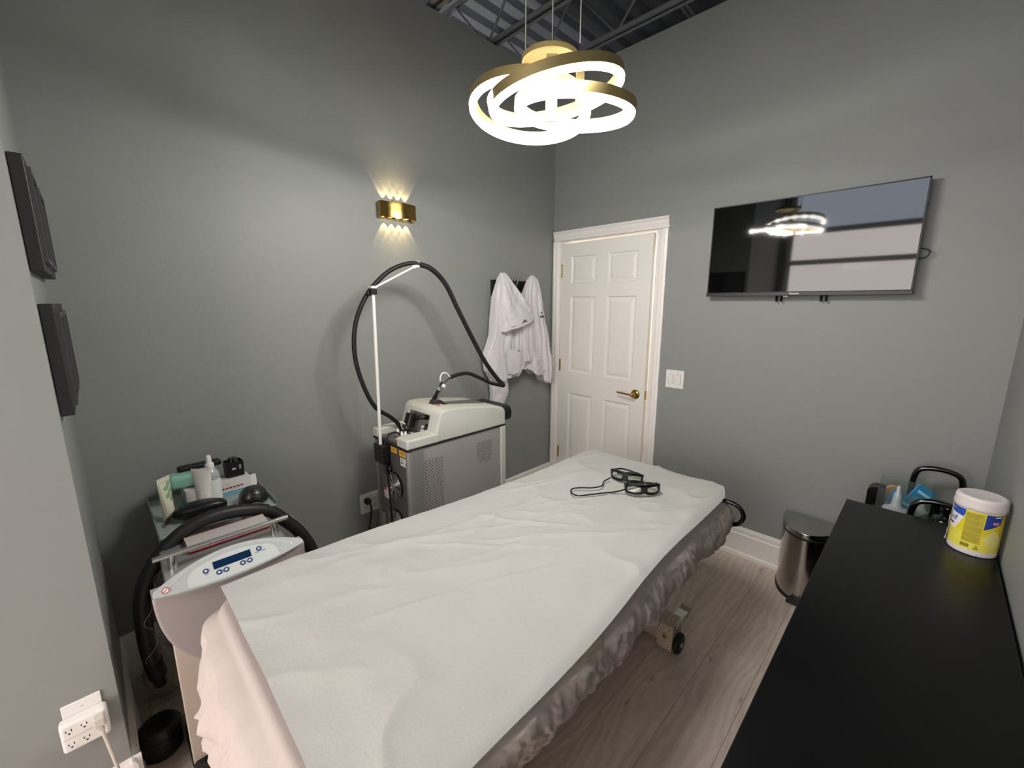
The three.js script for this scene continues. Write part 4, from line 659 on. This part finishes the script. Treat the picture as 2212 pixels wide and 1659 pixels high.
function squeezeTube(name, label, pos, turn, h, r, bodyM, capM, extra) {     // stands on its cap, crimped at the top
  const t = thing(name, label, 'tube', pos, turn);
  mesh('tube_body', surface(40, 24, (u, v) => { const a = u * Math.PI * 2, k = sm(v, 0, 1), rx = lerp(r, r * 1.35, k), rz = lerp(r, 0.0015, Math.pow(v, 1.2)); return [rx * Math.cos(a), 0.022 + v * (h - 0.022), rz * Math.sin(a), u, v]; }, true), bodyM, t);
  mesh('cap', lathe([[0, 0], [r * 0.94, 0], [r * 0.98, 0.003], [r * 0.98, 0.02], [r * 0.9, 0.024], [0, 0.024]], 30), capM, t);
  mesh('crimp', box(r * 2.7, 0.012, 0.0022, 0, h - 0.002, 0), bodyM, t);
  extra?.(t); return t;
}
squeezeTube('white_tube', 'plain white squeeze tube standing against the clear bottle', [0.285, TY, 2.487], 0.9, 0.165, 0.026, M.whiteMatte, M.white);
squeezeTube('cream_tube', 'cream squeeze tube with green leaf print on the trolley corner', [0.29, TY, 2.603], 2.3, 0.165, 0.02, std('#ffffff', 0.45, 0, { map: canvasTex(256, 256, (c, w, h) => { c.fillStyle = '#d9d6c0'; c.fillRect(0, 0, w, h); c.fillStyle = '#8fae86'; for (const o of [40, 168]) for (let k = 0; k < 5; k++) { c.beginPath(); c.ellipse(o + 22 * (k % 2), 40 + k * 26, 24, 15, 0.6, 0, 7); c.fill(); } c.fillStyle = '#b5bfa2'; for (const o of [30, 158]) c.fillRect(o, 20, 60, 6); c.fillStyle = '#7a7a68'; c.fillRect(104, 20, 3, 220); c.fillRect(232, 20, 3, 220); }) }), std('#cfccb8', 0.4));
{
  const tex = (bottom) => canvasTex(512, 192, (c, w, h) => { c.fillStyle = '#d9d3d0'; c.fillRect(0, 0, w, h); c.fillStyle = '#b9b2ae'; for (let k = 0; k < 9; k++) c.fillRect(200 + k * 16, 30, 6, 40 + 12 * (k % 3)); c.fillStyle = '#7e2630'; for (let k = 0; k < 11; k++) c.fillRect(120 + k * 30, 92, 24, 20); c.fillStyle = '#9d9591'; c.fillRect(160, 120, 260, 8); c.fillStyle = bottom; c.fillRect(0, 150, w, 42); c.fillStyle = '#3a7ea8'; c.fillRect(260, 156, 180, 10); });
  const gb = (label, pos, turn, w, h, d, b) => { const t = thing('glove_box', label, 'box', pos, turn); const m = std('#ffffff', 0.55, 0, { map: tex(b) }), p = std('#d8d3cf', 0.6); mesh('carton', new THREE.BoxGeometry(w, h, d).translate(0, h / 2, 0), [m, m, p, p, m, m], t); mesh('opening_flap', (() => { const g = box(w * 0.55, 0.002, d * 0.45, 0, h + 0.001, 0); return g; })(), std('#b8b2ae', 0.7), t); return t; };
  gb('white glove carton with red lettering and a blue base lying on the trolley', [0.155, TY, 2.425], Math.PI / 2 + 0.06, 0.23, 0.062, 0.1, '#6fb2c8');
  const t2 = thing('paper_leaflet', 'small white folded leaflet leaning on the glove carton', 'leaflet', [0.17, TY, 2.296], Math.PI / 2); mesh('leaflet_front', (() => { const g = box(0.035, 0.05, 0.0012); g.rotateX(-0.25); return T(g, 0, 0.026, 0); })(), M.whiteMatte, t2); mesh('leaflet_back', (() => { const g = box(0.035, 0.05, 0.0012); g.rotateX(0.25); return T(g, 0, 0.026, -0.013); })(), M.whiteMatte, t2);
}
{
  const t = thing('mint_pack', 'mint green wrapped pack with clear twisted end on the glove carton', 'pack', [0.145, TY + 0.0645, 2.5], Math.PI / 2);
  const wrap = phys('#8fc0ac', 0.22, 0, { clearcoat: 0.6, clearcoatRoughness: 0.2 });
  mesh('pack', surface(40, 30, (u, v) => { const a = u * Math.PI * 2, c = Math.cos(a), s = Math.sin(a), e = Math.pow(Math.min(1, Math.min(v, 1 - v) * 9 + 0.02), 0.5); return [lerp(-0.092, 0.085, v), 0.03 + Math.sign(s) * Math.pow(Math.abs(s), 0.55) * 0.03 * e + 0.002 * (fbm(v * 12, u * 10, 401, 3) - 0.5), Math.sign(c) * Math.pow(Math.abs(c), 0.55) * 0.038 * e]; }, true), wrap, t);
  mesh('wrapper_end', surface(18, 8, (u, v) => [-0.076 - 0.03 * v, 0.028 + 0.024 * Math.sin(u * Math.PI * 2) * (0.3 + v) + 0.004 * Math.sin(u * 30), 0.03 * Math.cos(u * Math.PI * 2) * (0.3 + v)], true), phys('#b9c6c2', 0.12, 0, { transmission: 0.6, thickness: 0 }), t);
}
{
  const t = thing('remote_case', 'slim black case lying on the mint green pack', 'case', [0.125, TY + 0.12, 2.47], Math.PI / 2); mesh('case_body', rbox(0.15, 0.024, 0.04, 0.009, 0, 0.012, 0), M.black, t); mesh('case_seam', span(-0.07, 0.07, 0.0115, 0.0128, -0.0203, 0.0203), M.blackMatte, t);
  const b = thing('black_box', 'small black box with a leaf emblem holding metal clips', 'box', [0.15, TY + 0.0645, 2.355], Math.PI / 2 + 0.05);
  mesh('box_walls', merge([span(-0.032, 0.032, 0, 0.064, 0.026, 0.028), span(-0.032, 0.032, 0, 0.064, -0.028, -0.026), span(-0.032, -0.03, 0, 0.064, -0.028, 0.028), span(0.03, 0.032, 0, 0.064, -0.028, 0.028), span(-0.032, 0.032, 0, 0.002, -0.028, 0.028)]), M.black, b);
  const leaf = new THREE.Shape(); leaf.moveTo(-0.009, 0); leaf.quadraticCurveTo(0, 0.011, 0.01, 0.002); leaf.quadraticCurveTo(0, -0.008, -0.009, 0); mesh('leaf_emblem', T(extr(leaf, 0.0008), -0.006, 0.034, 0.028), std('#a9b9a4', 0.6), b);
  mesh('box_print', span(0.014, 0.022, 0.03, 0.05, 0.028, 0.0286), std('#8d8b88', 0.6), b);
  for (let k = 0; k < 5; k++) mesh('metal_clip', (() => { const g = merge([rbox(0.009, 0.034, 0.003, 0.001, 0, 0.017, 0), rbox(0.009, 0.012, 0.008, 0.001, 0, 0.034, 0)]); g.rotateZ(0.25 * (k - 2) * 0.6); return T(g, -0.022 + k * 0.011, 0.04, -0.01 + 0.012 * (k % 2)); })(), M.darkGrey, b);
}
{
  const t = thing('zip_case', 'black hard zip case with a tassel on the trolley edge', 'case', [0.345, TY, 2.512], Math.PI / 2 - 0.16);
  mesh('case_body', surface(48, 26, (u, v) => { const a = u * Math.PI * 2, c = Math.cos(a), s = Math.sin(a), e = Math.pow(Math.sin(Math.PI * clamp(v, 0.004, 0.996)), 0.34); return [lerp(-0.085, 0.085, v), 0.031 + Math.sign(s) * Math.pow(Math.abs(s), 0.6) * 0.03 * e, Math.sign(c) * Math.pow(Math.abs(c), 0.6) * 0.036 * e]; }, true), std('#0e0e0f', 0.38), t);
  mesh('zip_band', surface(48, 26, (u, v) => { const a = v * Math.PI * 2, w = (u - 0.5) * 0.006, c = Math.cos(a), s = Math.sin(a), k = 0.34; return [0.0862 * Math.sign(c) * Math.pow(Math.abs(c), 0.6), 0.031 + w, 0.0372 * Math.sign(s) * Math.pow(Math.abs(s), k * 2)]; }), M.blackMatte, t);
  mesh('tassel', merge([0, 1, 2, 3, 4].map((k) => tube([[-0.085, 0.03, 0.01], [-0.1, 0.024 - 0.003 * k, 0.012 + 0.004 * k], [-0.105, 0.008, 0.006 + 0.006 * k]], 0.0026, 12, 6))), M.blackGloss, t);
  const r = thing('round_pouch', 'round shiny black padded pouch lying on the trolley corner', 'pouch', [0.345, TY, 2.335]);
  mesh('dome', surface(48, 22, (u, v) => { const a = u * Math.PI * 2, k = Math.sin(v * Math.PI / 2), y = Math.cos(v * Math.PI / 2), R = 0.052 * (1 + 0.05 * (fbm(u * 8, v * 4, 411, 3) - 0.5)); return [R * Math.pow(k, 0.7) * Math.cos(a), 0.012 + 0.052 * Math.pow(y, 0.8), R * Math.pow(k, 0.7) * Math.sin(a)]; }, true), phys('#0b0b0d', 0.24, 0, { clearcoat: 0.7, clearcoatRoughness: 0.25, bumpMap: rep(crepe, 0.6, 0.6), bumpScale: 0.004 }), r);
  mesh('pouch_base', lathe([[0, 0], [0.045, 0], [0.052, 0.004], [0.053, 0.014], [0.05, 0.016]], 40), M.blackMatte, r);
}
// ---------------------------------------------------------------- skin cooler with control panel and hose
{
  const t = thing('skin_cooler', 'grey skin cooler with control panel, rail handle and thick black hose', 'cooler', [0.6, 0, 2.485]);
  const gm = std('#8d8a88', 0.42, 0.35), pinkGrey = std('#a39a97', 0.5, 0.15), pale = std('#a8acab', 0.45), light = std('#bcc1be', 0.42);
  // local z: left end +0.205, right end -0.205; face towards +x
  mesh('housing', (() => { const g = extr(roundShape(-0.15, -0.165, 0.085, 0.165, 0.03), 0.2, 0.008, 4, 10); g.rotateX(-Math.PI / 2); return T(g, 0, 0.52, 0); })(), gm, t);
  // half-disc front shield
  const sh = new THREE.Shape(); sh.moveTo(-0.205, 0.705); sh.lineTo(0.205, 0.705); sh.bezierCurveTo(0.205, 0.55, 0.15, 0.42, 0.0, 0.41); sh.bezierCurveTo(-0.15, 0.42, -0.205, 0.55, -0.205, 0.705);
  const sg = extr(sh, 0.05, 0.008, 3, 30); sg.rotateY(Math.PI / 2); mesh('front_shield', T(sg, 0.075, 0, 0), pinkGrey, t);
  // slanted lens-shaped control panel along the front top edge
  const pn = new THREE.Shape(); pn.moveTo(-0.205, 0.0); pn.quadraticCurveTo(-0.21, 0.016, -0.196, 0.02); pn.quadraticCurveTo(0, 0.135, 0.196, 0.02); pn.quadraticCurveTo(0.212, 0.012, 0.205, 0); pn.quadraticCurveTo(0, -0.045, -0.205, 0);
  const P = group('control_panel', t); P.position.set(0.128, 0.712, 0); P.rotation.order = 'YXZ'; P.rotation.y = Math.PI / 2; P.rotation.x = -0.92;
  mesh('panel_plate', T(extr(pn, 0.014, 0.004, 3, 30), 0, 0, -0.012), pale, P);
  const inn = new THREE.Shape(); inn.moveTo(-0.128, -0.012); inn.quadraticCurveTo(-0.132, 0.03, -0.098, 0.043); inn.quadraticCurveTo(0, 0.076, 0.098, 0.043); inn.quadraticCurveTo(0.132, 0.03, 0.128, -0.012); inn.quadraticCurveTo(0, -0.03, -0.128, -0.012);
  mesh('keypad_field', T(extr(inn, 0.0012), 0, 0, 0.006), light, P);
  mesh('trim_line', tube([[-0.185, 0.006, 0.0065], [-0.11, 0.052, 0.0065], [0, 0.074, 0.0065], [0.11, 0.052, 0.0065], [0.185, 0.006, 0.0065]], 0.0011, 40, 6), std('#d5d8d6', 0.4), P);
  part(mesh('display_screen', box(0.106, 0.026, 0.001, -0.004, 0.03, 0.0078), phys('#0c2747', 0.12, 0, { clearcoat: 0.5 }), P), 'dark blue display');
  const key = (x, y) => { const k = mesh('button', merge([T(new THREE.TorusGeometry(0.0062, 0.0022, 8, 22), x, y, 0.0078)]), std('#27386b', 0.4), P); mesh('button_centre', T(new THREE.SphereGeometry(0.0036, 12, 8).scale(1, 1, 0.5), x, y, 0.0078), M.white, k); };
  key(-0.078, 0.022); key(-0.046, 0.003); key(-0.027, 0.003); key(0.02, 0.005); key(0.04, 0.005); key(0.074, 0.034);
  mesh('key_caption', text('Start / Stop', 0.0042, 0.0004).translate(0.076, 0.023, 0.0072), std('#55606a', 0.6), P); mesh('key_caption', text('Min', 0.004, 0.0004).translate(-0.078, 0.011, 0.0072), std('#55606a', 0.6), P);
  const em = mesh('round_emblem', (() => { const g = new THREE.CylinderGeometry(0.011, 0.011, 0.001, 24); g.rotateX(Math.PI / 2); return T(g, -0.18, 0.008, 0.0068); })(), std('#e3dcda', 0.4), P); part(em, 'round white emblem with a red ring'); mesh('emblem_ring', T(new THREE.TorusGeometry(0.0088, 0.0014, 6, 24), -0.18, 0.008, 0.0074), std('#b02a35', 0.5), em); mesh('emblem_bar', (() => { const g = box(0.013, 0.0022, 0.0006); g.rotateZ(0.7); return T(g, -0.18, 0.008, 0.0076); })(), std('#b02a35', 0.5), em);
  const em2 = mesh('square_emblem', box(0.013, 0.011, 0.001, 0.178, 0.01, 0.0068), std('#e8e8ea', 0.4), P); mesh('emblem_mark', T(new THREE.TorusGeometry(0.0032, 0.001, 6, 16), 0.178, 0.01, 0.0075), std('#3b3e4a', 0.5), em2);
  for (const z of [0.045, -0.07]) mesh('top_stud', T(lathe([[0, 0.004], [0.007, 0.003], [0.008, 0], [0, 0]], 18), 0.045, 0.729, z), M.silver, t);
  // rail handle
  mesh('handle_rail', (() => { const g = rod([0.022, 0.778, 0.195], [0.022, 0.778, -0.195], 0.0085, 16); return g; })(), M.steel, t);
  for (const z of [0.148, -0.148]) mesh('handle_post', T(cyl(0.0125, 0.0125, 0.05, 0, 0, 0, 18), 0.022, 0.752, z), M.chrome, t);
  mesh('support_column', (() => { const s = shape([[-0.18, 0.05], [0.1, 0.05], [0.1, 0.62], [-0.18, 0.62]]); const g = extr(s, 0.03, 0.003, 2); g.rotateY(Math.PI / 2); return T(g, 0.055, 0, 0); })(), std('#c3b5a6', 0.55), t);
  const foot = extr(roundShape(-0.14, -0.18, 0.13, 0.19, 0.08), 0.036, 0.006, 3); foot.rotateX(-Math.PI / 2); mesh('foot_base', T(foot, 0, 0.012, 0), M.blackMatte, t);
  // corrugated hose: arch over the housing, down on the left to a cuff near the floor
  const hz = [[-0.13, 0.2, -0.325], [-0.15, 0.4, -0.335], [-0.16, 0.5, -0.325], [-0.17, 0.6, -0.285], [-0.175, 0.665, -0.24], [-0.172, 0.735, -0.18], [-0.168, 0.773, -0.09], [-0.165, 0.784, 0.015], [-0.16, 0.766, 0.087], [-0.15, 0.715, 0.16], [-0.14, 0.655, 0.205], [-0.14, 0.58, 0.232], [-0.15, 0.46, 0.24], [-0.165, 0.36, 0.24], [-0.17, 0.3, 0.235]];
  const curve = new THREE.CatmullRomCurve3(hz.map(V), false, 'centripetal'), NS = 260, fr = curve.computeFrenetFrames(NS, false);
  const hose = surface(26, NS, (u, v) => { const i = Math.round(v * NS), p = curve.getPointAt(v), a = u * Math.PI * 2, R = 0.0235 + 0.0012 * Math.cos(u * Math.PI * 2 * 13); return [0, 1, 2].map((k) => p.getComponent(k) + R * (Math.cos(a) * fr.normals[i].getComponent(k) + Math.sin(a) * fr.binormals[i].getComponent(k))); }, true);
  part(mesh('cooling_hose', hose, std('#1d1b1c', 0.5), t), 'thick black hose in a ribbed sleeve');
  const wire = []; for (let i = 0; i <= 120; i++) { const v = 0.25 + 0.73 * i / 120, j = Math.round(v * NS), p = curve.getPointAt(v), a = 1.2 * Math.sin(i * 0.33) + 0.6 + i * 0.03, R = 0.026; wire.push([0, 1, 2].map((k) => p.getComponent(k) + R * (Math.cos(a) * fr.normals[j].getComponent(k) + Math.sin(a) * fr.binormals[j].getComponent(k)))); }
  mesh('silver_thread', tube(wire, 0.0011, 360, 5), std('#b9b7b5', 0.35, 0.4), t);
  mesh('hose_cuff', rod([-0.172, 0.31, 0.236], [-0.18, 0.24, 0.228], 0.027, 20), M.blackMatte, t); mesh('cuff_tip', rod([-0.18, 0.245, 0.228], [-0.184, 0.2, 0.224], 0.022, 20), M.black, t);
  mesh('spare_hose', tube([[0.16, 0.1, 0.08], [0.15, 0.2, 0.07], [0.12, 0.28, 0.05]], 0.022, 30, 14), M.blackMatte, t);
}
// folder on top of the cooler
{
  const t = thing('red_edged_folder', 'pale folder with red edges lying between hose and rail handle', 'folder', [0.515, 0.733, 2.46], Math.PI / 2);
  mesh('lower_cover', rbox(0.25, 0.004, 0.1, 0.001, 0, 0.002, 0), std('#8f1f2a', 0.5), t); mesh('pages', rbox(0.244, 0.008, 0.095, 0.001, 0, 0.008, 0), std('#c9c4bf', 0.7), t); mesh('upper_cover', rbox(0.25, 0.003, 0.1, 0.001, 0, 0.0135, 0), std('#b9b4b0', 0.6), t); mesh('spine', rbox(0.25, 0.016, 0.004, 0.001, 0, 0.0078, -0.051), std('#8f1f2a', 0.5), t);
}
// under the trolley: a pale bag and a round black bag
{
  const t = thing('pale_plastic_bag', 'crumpled pale plastic bag behind the hose end', 'bag', [0.20, 0, 2.69]);
  mesh('bag_body', surface(40, 24, (u, v) => { const a = u * Math.PI * 2, k = Math.sin(Math.PI * clamp(v, 0.02, 0.98)), R = 0.085 * Math.pow(k, 0.5) * (1 + 0.3 * (fbm(u * 9, v * 6, 421, 3) - 0.5)); return [R * 1.1 * Math.cos(a), 0.17 * v + 0.002, R * 0.8 * Math.sin(a)]; }, true), std('#a59c92', 0.5), t);
  mesh('bag_knot', T(new THREE.ConeGeometry(0.03, 0.06, 12), 0.0, 0.19, 0), std('#a59c92', 0.5), t);
  const r = thing('round_black_bag', 'round black bag with a white tag standing on the floor', 'bag', [0.50, 0, 2.735]);
  mesh('bag_body', lathe([[0, 0], [0.05, 0], [0.058, 0.01], [0.06, 0.09], [0.056, 0.11], [0.04, 0.122], [0, 0.126]], 40), std('#0c0c0d', 0.45), r);
  mesh('zip_piping', merge([T((() => { const g = new THREE.TorusGeometry(0.0585, 0.003, 8, 40); g.rotateX(Math.PI / 2); return g; })(), 0, 0.1, 0), T((() => { const g = new THREE.TorusGeometry(0.06, 0.0025, 8, 40); g.rotateX(Math.PI / 2); return g; })(), 0, 0.075, 0)]), M.blackGloss, r);
  part(mesh('tag', surface(3, 8, (u, v) => { const a = 1.5 + v * 0.8; return [0.061 * Math.cos(a), 0.085 + (u - 0.5) * 0.012 + 0.015, 0.061 * Math.sin(a)]; }), M.white, r), 'white fabric tag');
}
// ---------------------------------------------------------------- black utility cart behind the cabinet
{
  const t = thing('utility_cart', 'black utility cart with arched tube handles behind the cabinet', 'cart', [2.285, 0, 0.275]);
  const W = 0.3, D = 0.34, bk = std('#0a0a0c', 0.3);
  for (const y of [0.62, 0.35, 0.1]) mesh('tray', merge([span(-W / 2, W / 2, y, y + 0.006, -D / 2, D / 2), span(-W / 2, W / 2, y, y + 0.05, -D / 2, -D / 2 + 0.006), span(-W / 2, W / 2, y, y + 0.05, D / 2 - 0.006, D / 2), span(-W / 2, -W / 2 + 0.006, y, y + 0.05, -D / 2, D / 2), span(W / 2 - 0.006, W / 2, y, y + 0.05, -D / 2, D / 2)]), bk, t);
  const hoop = (z, x0, x1, y1, r) => mesh('handle_hoop', tube([[x0, 0.1, z], [x0, 0.5, z], [x0, y1 - 0.05, z], [x0 + 0.012, y1 - 0.015, z], [x0 + 0.045, y1, z], [x1 - 0.045, y1, z], [x1 - 0.012, y1 - 0.015, z], [x1, y1 - 0.05, z], [x1, 0.5, z], [x1, 0.1, z]], r, 120, 12), M.blackGloss, t);
  hoop(-D / 2 + 0.01, -0.012, 0.142, 0.832, 0.0115); hoop(D / 2 - 0.0, -0.005, 0.14, 0.79, 0.0115);
  const pan = new THREE.Shape(); pan.moveTo(-0.16, 0.1); pan.lineTo(-0.148, 0.1); pan.lineTo(-0.146, 0.64); pan.quadraticCurveTo(-0.145, 0.685, -0.13, 0.688); pan.lineTo(-0.098, 0.69); pan.lineTo(-0.098, 0.757); pan.lineTo(-0.125, 0.759); pan.quadraticCurveTo(-0.148, 0.757, -0.152, 0.735); pan.closePath();
  part(mesh('side_handle', T(extr(pan, 0.05, 0.003, 2), 0, 0, 0.0), bk, t), 'rounded black side handle');
  for (const [x, z] of [[-1, -1], [1, -1], [-1, 1], [1, 1]]) mesh('caster_wheel', T(new THREE.SphereGeometry(0.03, 14, 10), x * (W / 2 - 0.03), 0.03, z * (D / 2 - 0.03)), M.rubber, t), mesh('corner_post', rod([x * (W / 2 - 0.01), 0.05, z * (D / 2 - 0.01)], [x * (W / 2 - 0.01), 0.64, z * (D / 2 - 0.01)], 0.008, 10), bk, t);
}
{
  const t = thing('acrylic_box', 'clear acrylic open box full of packets on the utility cart', 'box', [2.25, 0.627, 0.245]);
  const ac = phys('#eef4f2', 0.04, 0, { transmission: 0.96, thickness: 0, ior: 1.49 }), W = 0.17, D = 0.2, h = 0.135;
  for (const [n, g] of [['side_wall', span(-W / 2, -W / 2 + 0.003, 0, h, -D / 2, D / 2)], ['side_wall', span(W / 2 - 0.003, W / 2, 0, h, -D / 2, D / 2)], ['side_wall', span(-W / 2, W / 2, 0, h, -D / 2, -D / 2 + 0.003)], ['side_wall', span(-W / 2, W / 2, 0, h, D / 2 - 0.003, D / 2)], ['box_floor', span(-W / 2, W / 2, 0, 0.003, -D / 2, D / 2)]]) mesh(n, g, ac, t);
  const blue = (label, pos, rot) => { const b = thing('blue_packet', label, 'packet', pos); const g = rbox(0.075, 0.1, 0.008, 0.002, 0, 0, 0); g.rotateX(rot[0]); g.rotateZ(rot[2]); g.rotateY(rot[1]); g.computeBoundingBox(); const dy = -g.boundingBox.min.y; mesh('packet', T(g, 0, dy, 0), std('#2b86b4', 0.35), b); const c = box(0.05, 0.012, 0.0092); T(c, 0, 0.02, 0); c.rotateX(rot[0]); c.rotateZ(rot[2]); c.rotateY(rot[1]); mesh('print_band', T(c, 0, dy, 0), std('#a9d2e2', 0.5), b); };
  blue('blue foil packet leaning in the acrylic box beside the clear bottle', [2.245, 0.631, 0.315], [-0.25, 0.5, -0.5]); blue('blue foil packet leaning in the acrylic box behind the first packet', [2.232, 0.631, 0.28], [-0.3, 0.35, -0.45]);
  blue('blue foil packet sticking up highest beside the black jar', [2.3, 0.665, 0.24], [-0.2, 0.4, -0.6]);
  const tan = thing('tan_brush', 'round tan wooden brush standing in the acrylic box', 'brush', [2.208, 0.631, 0.2]); mesh('brush_head', (() => { const g = lathe([[0, -0.008], [0.032, -0.008], [0.037, -0.002], [0.037, 0.004], [0.03, 0.008], [0, 0.009]], 30); g.rotateX(Math.PI / 2); g.rotateY(0.6); return T(g, 0, 0.075, 0); })(), std('#c4a06c', 0.55), tan); mesh('brush_handle', rod([0, 0.002, 0], [0, 0.05, 0], 0.007, 12), std('#b8935c', 0.5), tan);
  const st = thing('crumpled_tissue', 'crumpled white tissue in the acrylic box behind the near handle', 'tissue', [2.302, 0.631, 0.3]); mesh('tissue', surface(30, 20, (u, v) => { const a = u * Math.PI * 2, k = Math.sin(Math.PI * clamp(v, 0.01, 0.99)), R = 0.026 * (1 + 0.6 * (fbm(u * 7, v * 6, 431, 3) - 0.5)) * k; return [R * Math.cos(a), 0.002 + 0.11 * v, R * Math.sin(a)]; }, true), std('#d8d6d2', 0.8), st);
}
{
  const g = thing('clear_funnel_bottle', 'clear upturned funnel shaped dispenser on the cart edge', 'bottle', [2.232, 0.627, 0.397]);
  mesh('funnel', lathe([[0.044, 0.075], [0.04, 0.082], [0.02, 0.092], [0.016, 0.11], [0.013, 0.15], [0.008, 0.155], [0.007, 0.178], [0.004, 0.185], [0.0035, 0.178], [0.006, 0.152], [0.011, 0.148], [0.014, 0.11], [0.018, 0.094], [0.038, 0.085]], 36), phys('#e4eaea', 0.08, 0, { transmission: 0.6, thickness: 0, ior: 1.5 }), g);
  mesh('funnel_body', lathe([[0, 0], [0.03, 0], [0.04, 0.01], [0.044, 0.075], [0.042, 0.075], [0.038, 0.012], [0, 0.004]], 36), phys('#e4eaea', 0.08, 0, { transmission: 0.6, thickness: 0, ior: 1.5 }), g);
  const j = thing('black_jar', 'glossy black jar with a stepped pump lid on the cart', 'jar', [2.383, 0.627, 0.385]);
  mesh('jar_body', lathe([[0, 0], [0.04, 0], [0.045, 0.006], [0.045, 0.07], [0.038, 0.088], [0.02, 0.094], [0.019, 0.115], [0, 0.116]], 36), M.blackGloss, j); mesh('pump_lid', lathe([[0, 0.115], [0.022, 0.115], [0.023, 0.12], [0.023, 0.14], [0.018, 0.144], [0, 0.145]], 30), M.blackGloss, j);
}
// ---------------------------------------------------------------- wipes tubs on the cabinet
{
  const lab = canvasTex(1024, 512, (c, w, h) => {
    c.fillStyle = '#e2cf2e'; c.fillRect(0, 0, w, h); c.fillStyle = '#e6dc55'; c.fillRect(0, 300, 1024, 212);
    const F = (dx) => { // front motif
      c.fillStyle = '#e9e4ea'; c.beginPath(); c.moveTo(dx - 200, 90); c.lineTo(dx + 120, 90); c.lineTo(dx + 60, 300); c.lineTo(dx - 200, 300); c.fill();
      c.fillStyle = '#2a52ad'; c.fillRect(dx - 220, 0, 340, 64); c.beginPath(); c.moveTo(dx - 220, 60); c.lineTo(dx + 120, 64); c.lineTo(dx + 110, 104); c.lineTo(dx - 40, 84); c.lineTo(dx - 220, 130); c.fill(); c.fillStyle = '#d8a8c8'; c.fillRect(dx - 60, 34, 90, 10);
      c.fillStyle = '#3a4a78'; c.font = 'italic bold 92px serif'; c.fillText('Lysol', dx - 190, 196);
      c.fillStyle = '#27306c'; c.beginPath(); c.moveTo(dx - 190, 216); c.lineTo(dx + 40, 232); c.lineTo(dx + 30, 256); c.lineTo(dx - 190, 244); c.fill(); c.fillStyle = '#c9406c'; c.fillRect(dx - 190, 246, 210, 12);
      c.fillStyle = '#b0264e'; c.beginPath(); c.ellipse(dx - 150, 236, 24, 40, 0, 0, 7); c.fill();
      c.fillStyle = '#4a5a78'; c.font = 'bold 30px sans-serif'; c.fillText('ADVANCED', dx - 170, 312);
      c.fillStyle = '#4f7d3a'; c.beginPath(); c.ellipse(dx - 100, 372, 16, 26, 0.5, 0, 7); c.fill(); c.fillStyle = '#e08a2a'; c.beginPath(); c.ellipse(dx - 78, 412, 26, 20, 0, 0, 7); c.fill();
      c.strokeStyle = '#8f8a30'; c.lineWidth = 3; c.beginPath(); c.moveTo(dx - 200, 332); c.quadraticCurveTo(dx - 60, 352, dx + 80, 340); c.stroke();
    };
    F(400);
    c.fillStyle = '#c6b53a'; c.fillRect(524, 20, 122, 400); c.fillStyle = '#8d8424'; for (let k = 0; k < 40; k++) { if (k % 9 === 8) continue; c.fillRect(529, 28 + k * 9.4, 112 - (hash(k, 1, 8) * 30), 4); }
    c.fillStyle = '#8d8424'; c.fillRect(524, 440, 60, 46); c.beginPath(); c.arc(628, 448, 10, 0, 7); c.fill(); c.fillRect(612, 470, 32, 22);
    c.fillStyle = '#e9e08a'; c.beginPath(); c.ellipse(730, 330, 60, 110, 0, 0, 7); c.fill();
    c.fillStyle = '#24409c'; c.beginPath(); c.moveTo(656, 6); c.lineTo(780, 6); c.lineTo(770, 120); c.lineTo(652, 215); c.fill(); c.fillStyle = '#dd8aa8'; c.fillRect(706, 92, 44, 34); c.fillStyle = '#fff'; c.fillRect(716, 20, 50, 14);
  });
  const mk = (label, pos, turn) => {
    const t = thing('wipes_tub', label, 'tub', pos, turn);
    mesh('tub_body', lathe([[0, 0], [0.053, 0], [0.056, 0.004], [0.056, 0.016], [0.0555, 0.018], [0.0555, 0.14], [0.054, 0.15]], 56), std('#e3dcda', 0.4), t);
    const g = new THREE.CylinderGeometry(0.0561, 0.0561, 0.122, 64, 1, true); mesh('printed_label', T(g, 0, 0.08, 0), std('#ffffff', 0.4, 0, { map: lab }), t);
    mesh('lid', lathe([[0.054, 0.143], [0.0585, 0.145], [0.0595, 0.149], [0.0595, 0.158], [0.058, 0.16], [0.0585, 0.172], [0.056, 0.18], [0.05, 0.183], [0.047, 0.181], [0.02, 0.179], [0, 0.179]], 56), std('#dcd4d1', 0.45), t); return t;
  };
  mk('large yellow wipes tub with blue print and white lid on the cabinet', [2.433, 0.75, 0.715], 2.5).scale.set(1.04, 1.08, 1.04);
  const r = thing('torn_wrap', 'scrap of torn clear plastic wrap behind the wipes tub', 'plastic wrap', [2.374, 0.75, 0.685]);
  mesh('wrap_sheet', surface(14, 24, (u, v) => [0.012 * (fbm(u * 4, v * 5, 441, 3) - 0.5) + 0.004 * v, 0.002 + 0.17 * v + 0.014 * (hash(Math.round(u * 14), 2, 2) - 0.5) * sm(v, 0.8, 1), (u - 0.5) * 0.03 * (0.6 + 0.5 * v)]), phys('#d8d2c6', 0.3, 0, { transmission: 0.45, thickness: 0 }), r);
}
// ---------------------------------------------------------------- shadows and render
scene.traverse((o) => { if (o.isMesh) { o.castShadow = true; o.receiveShadow = true; } });
renderer.render(scene, camera);
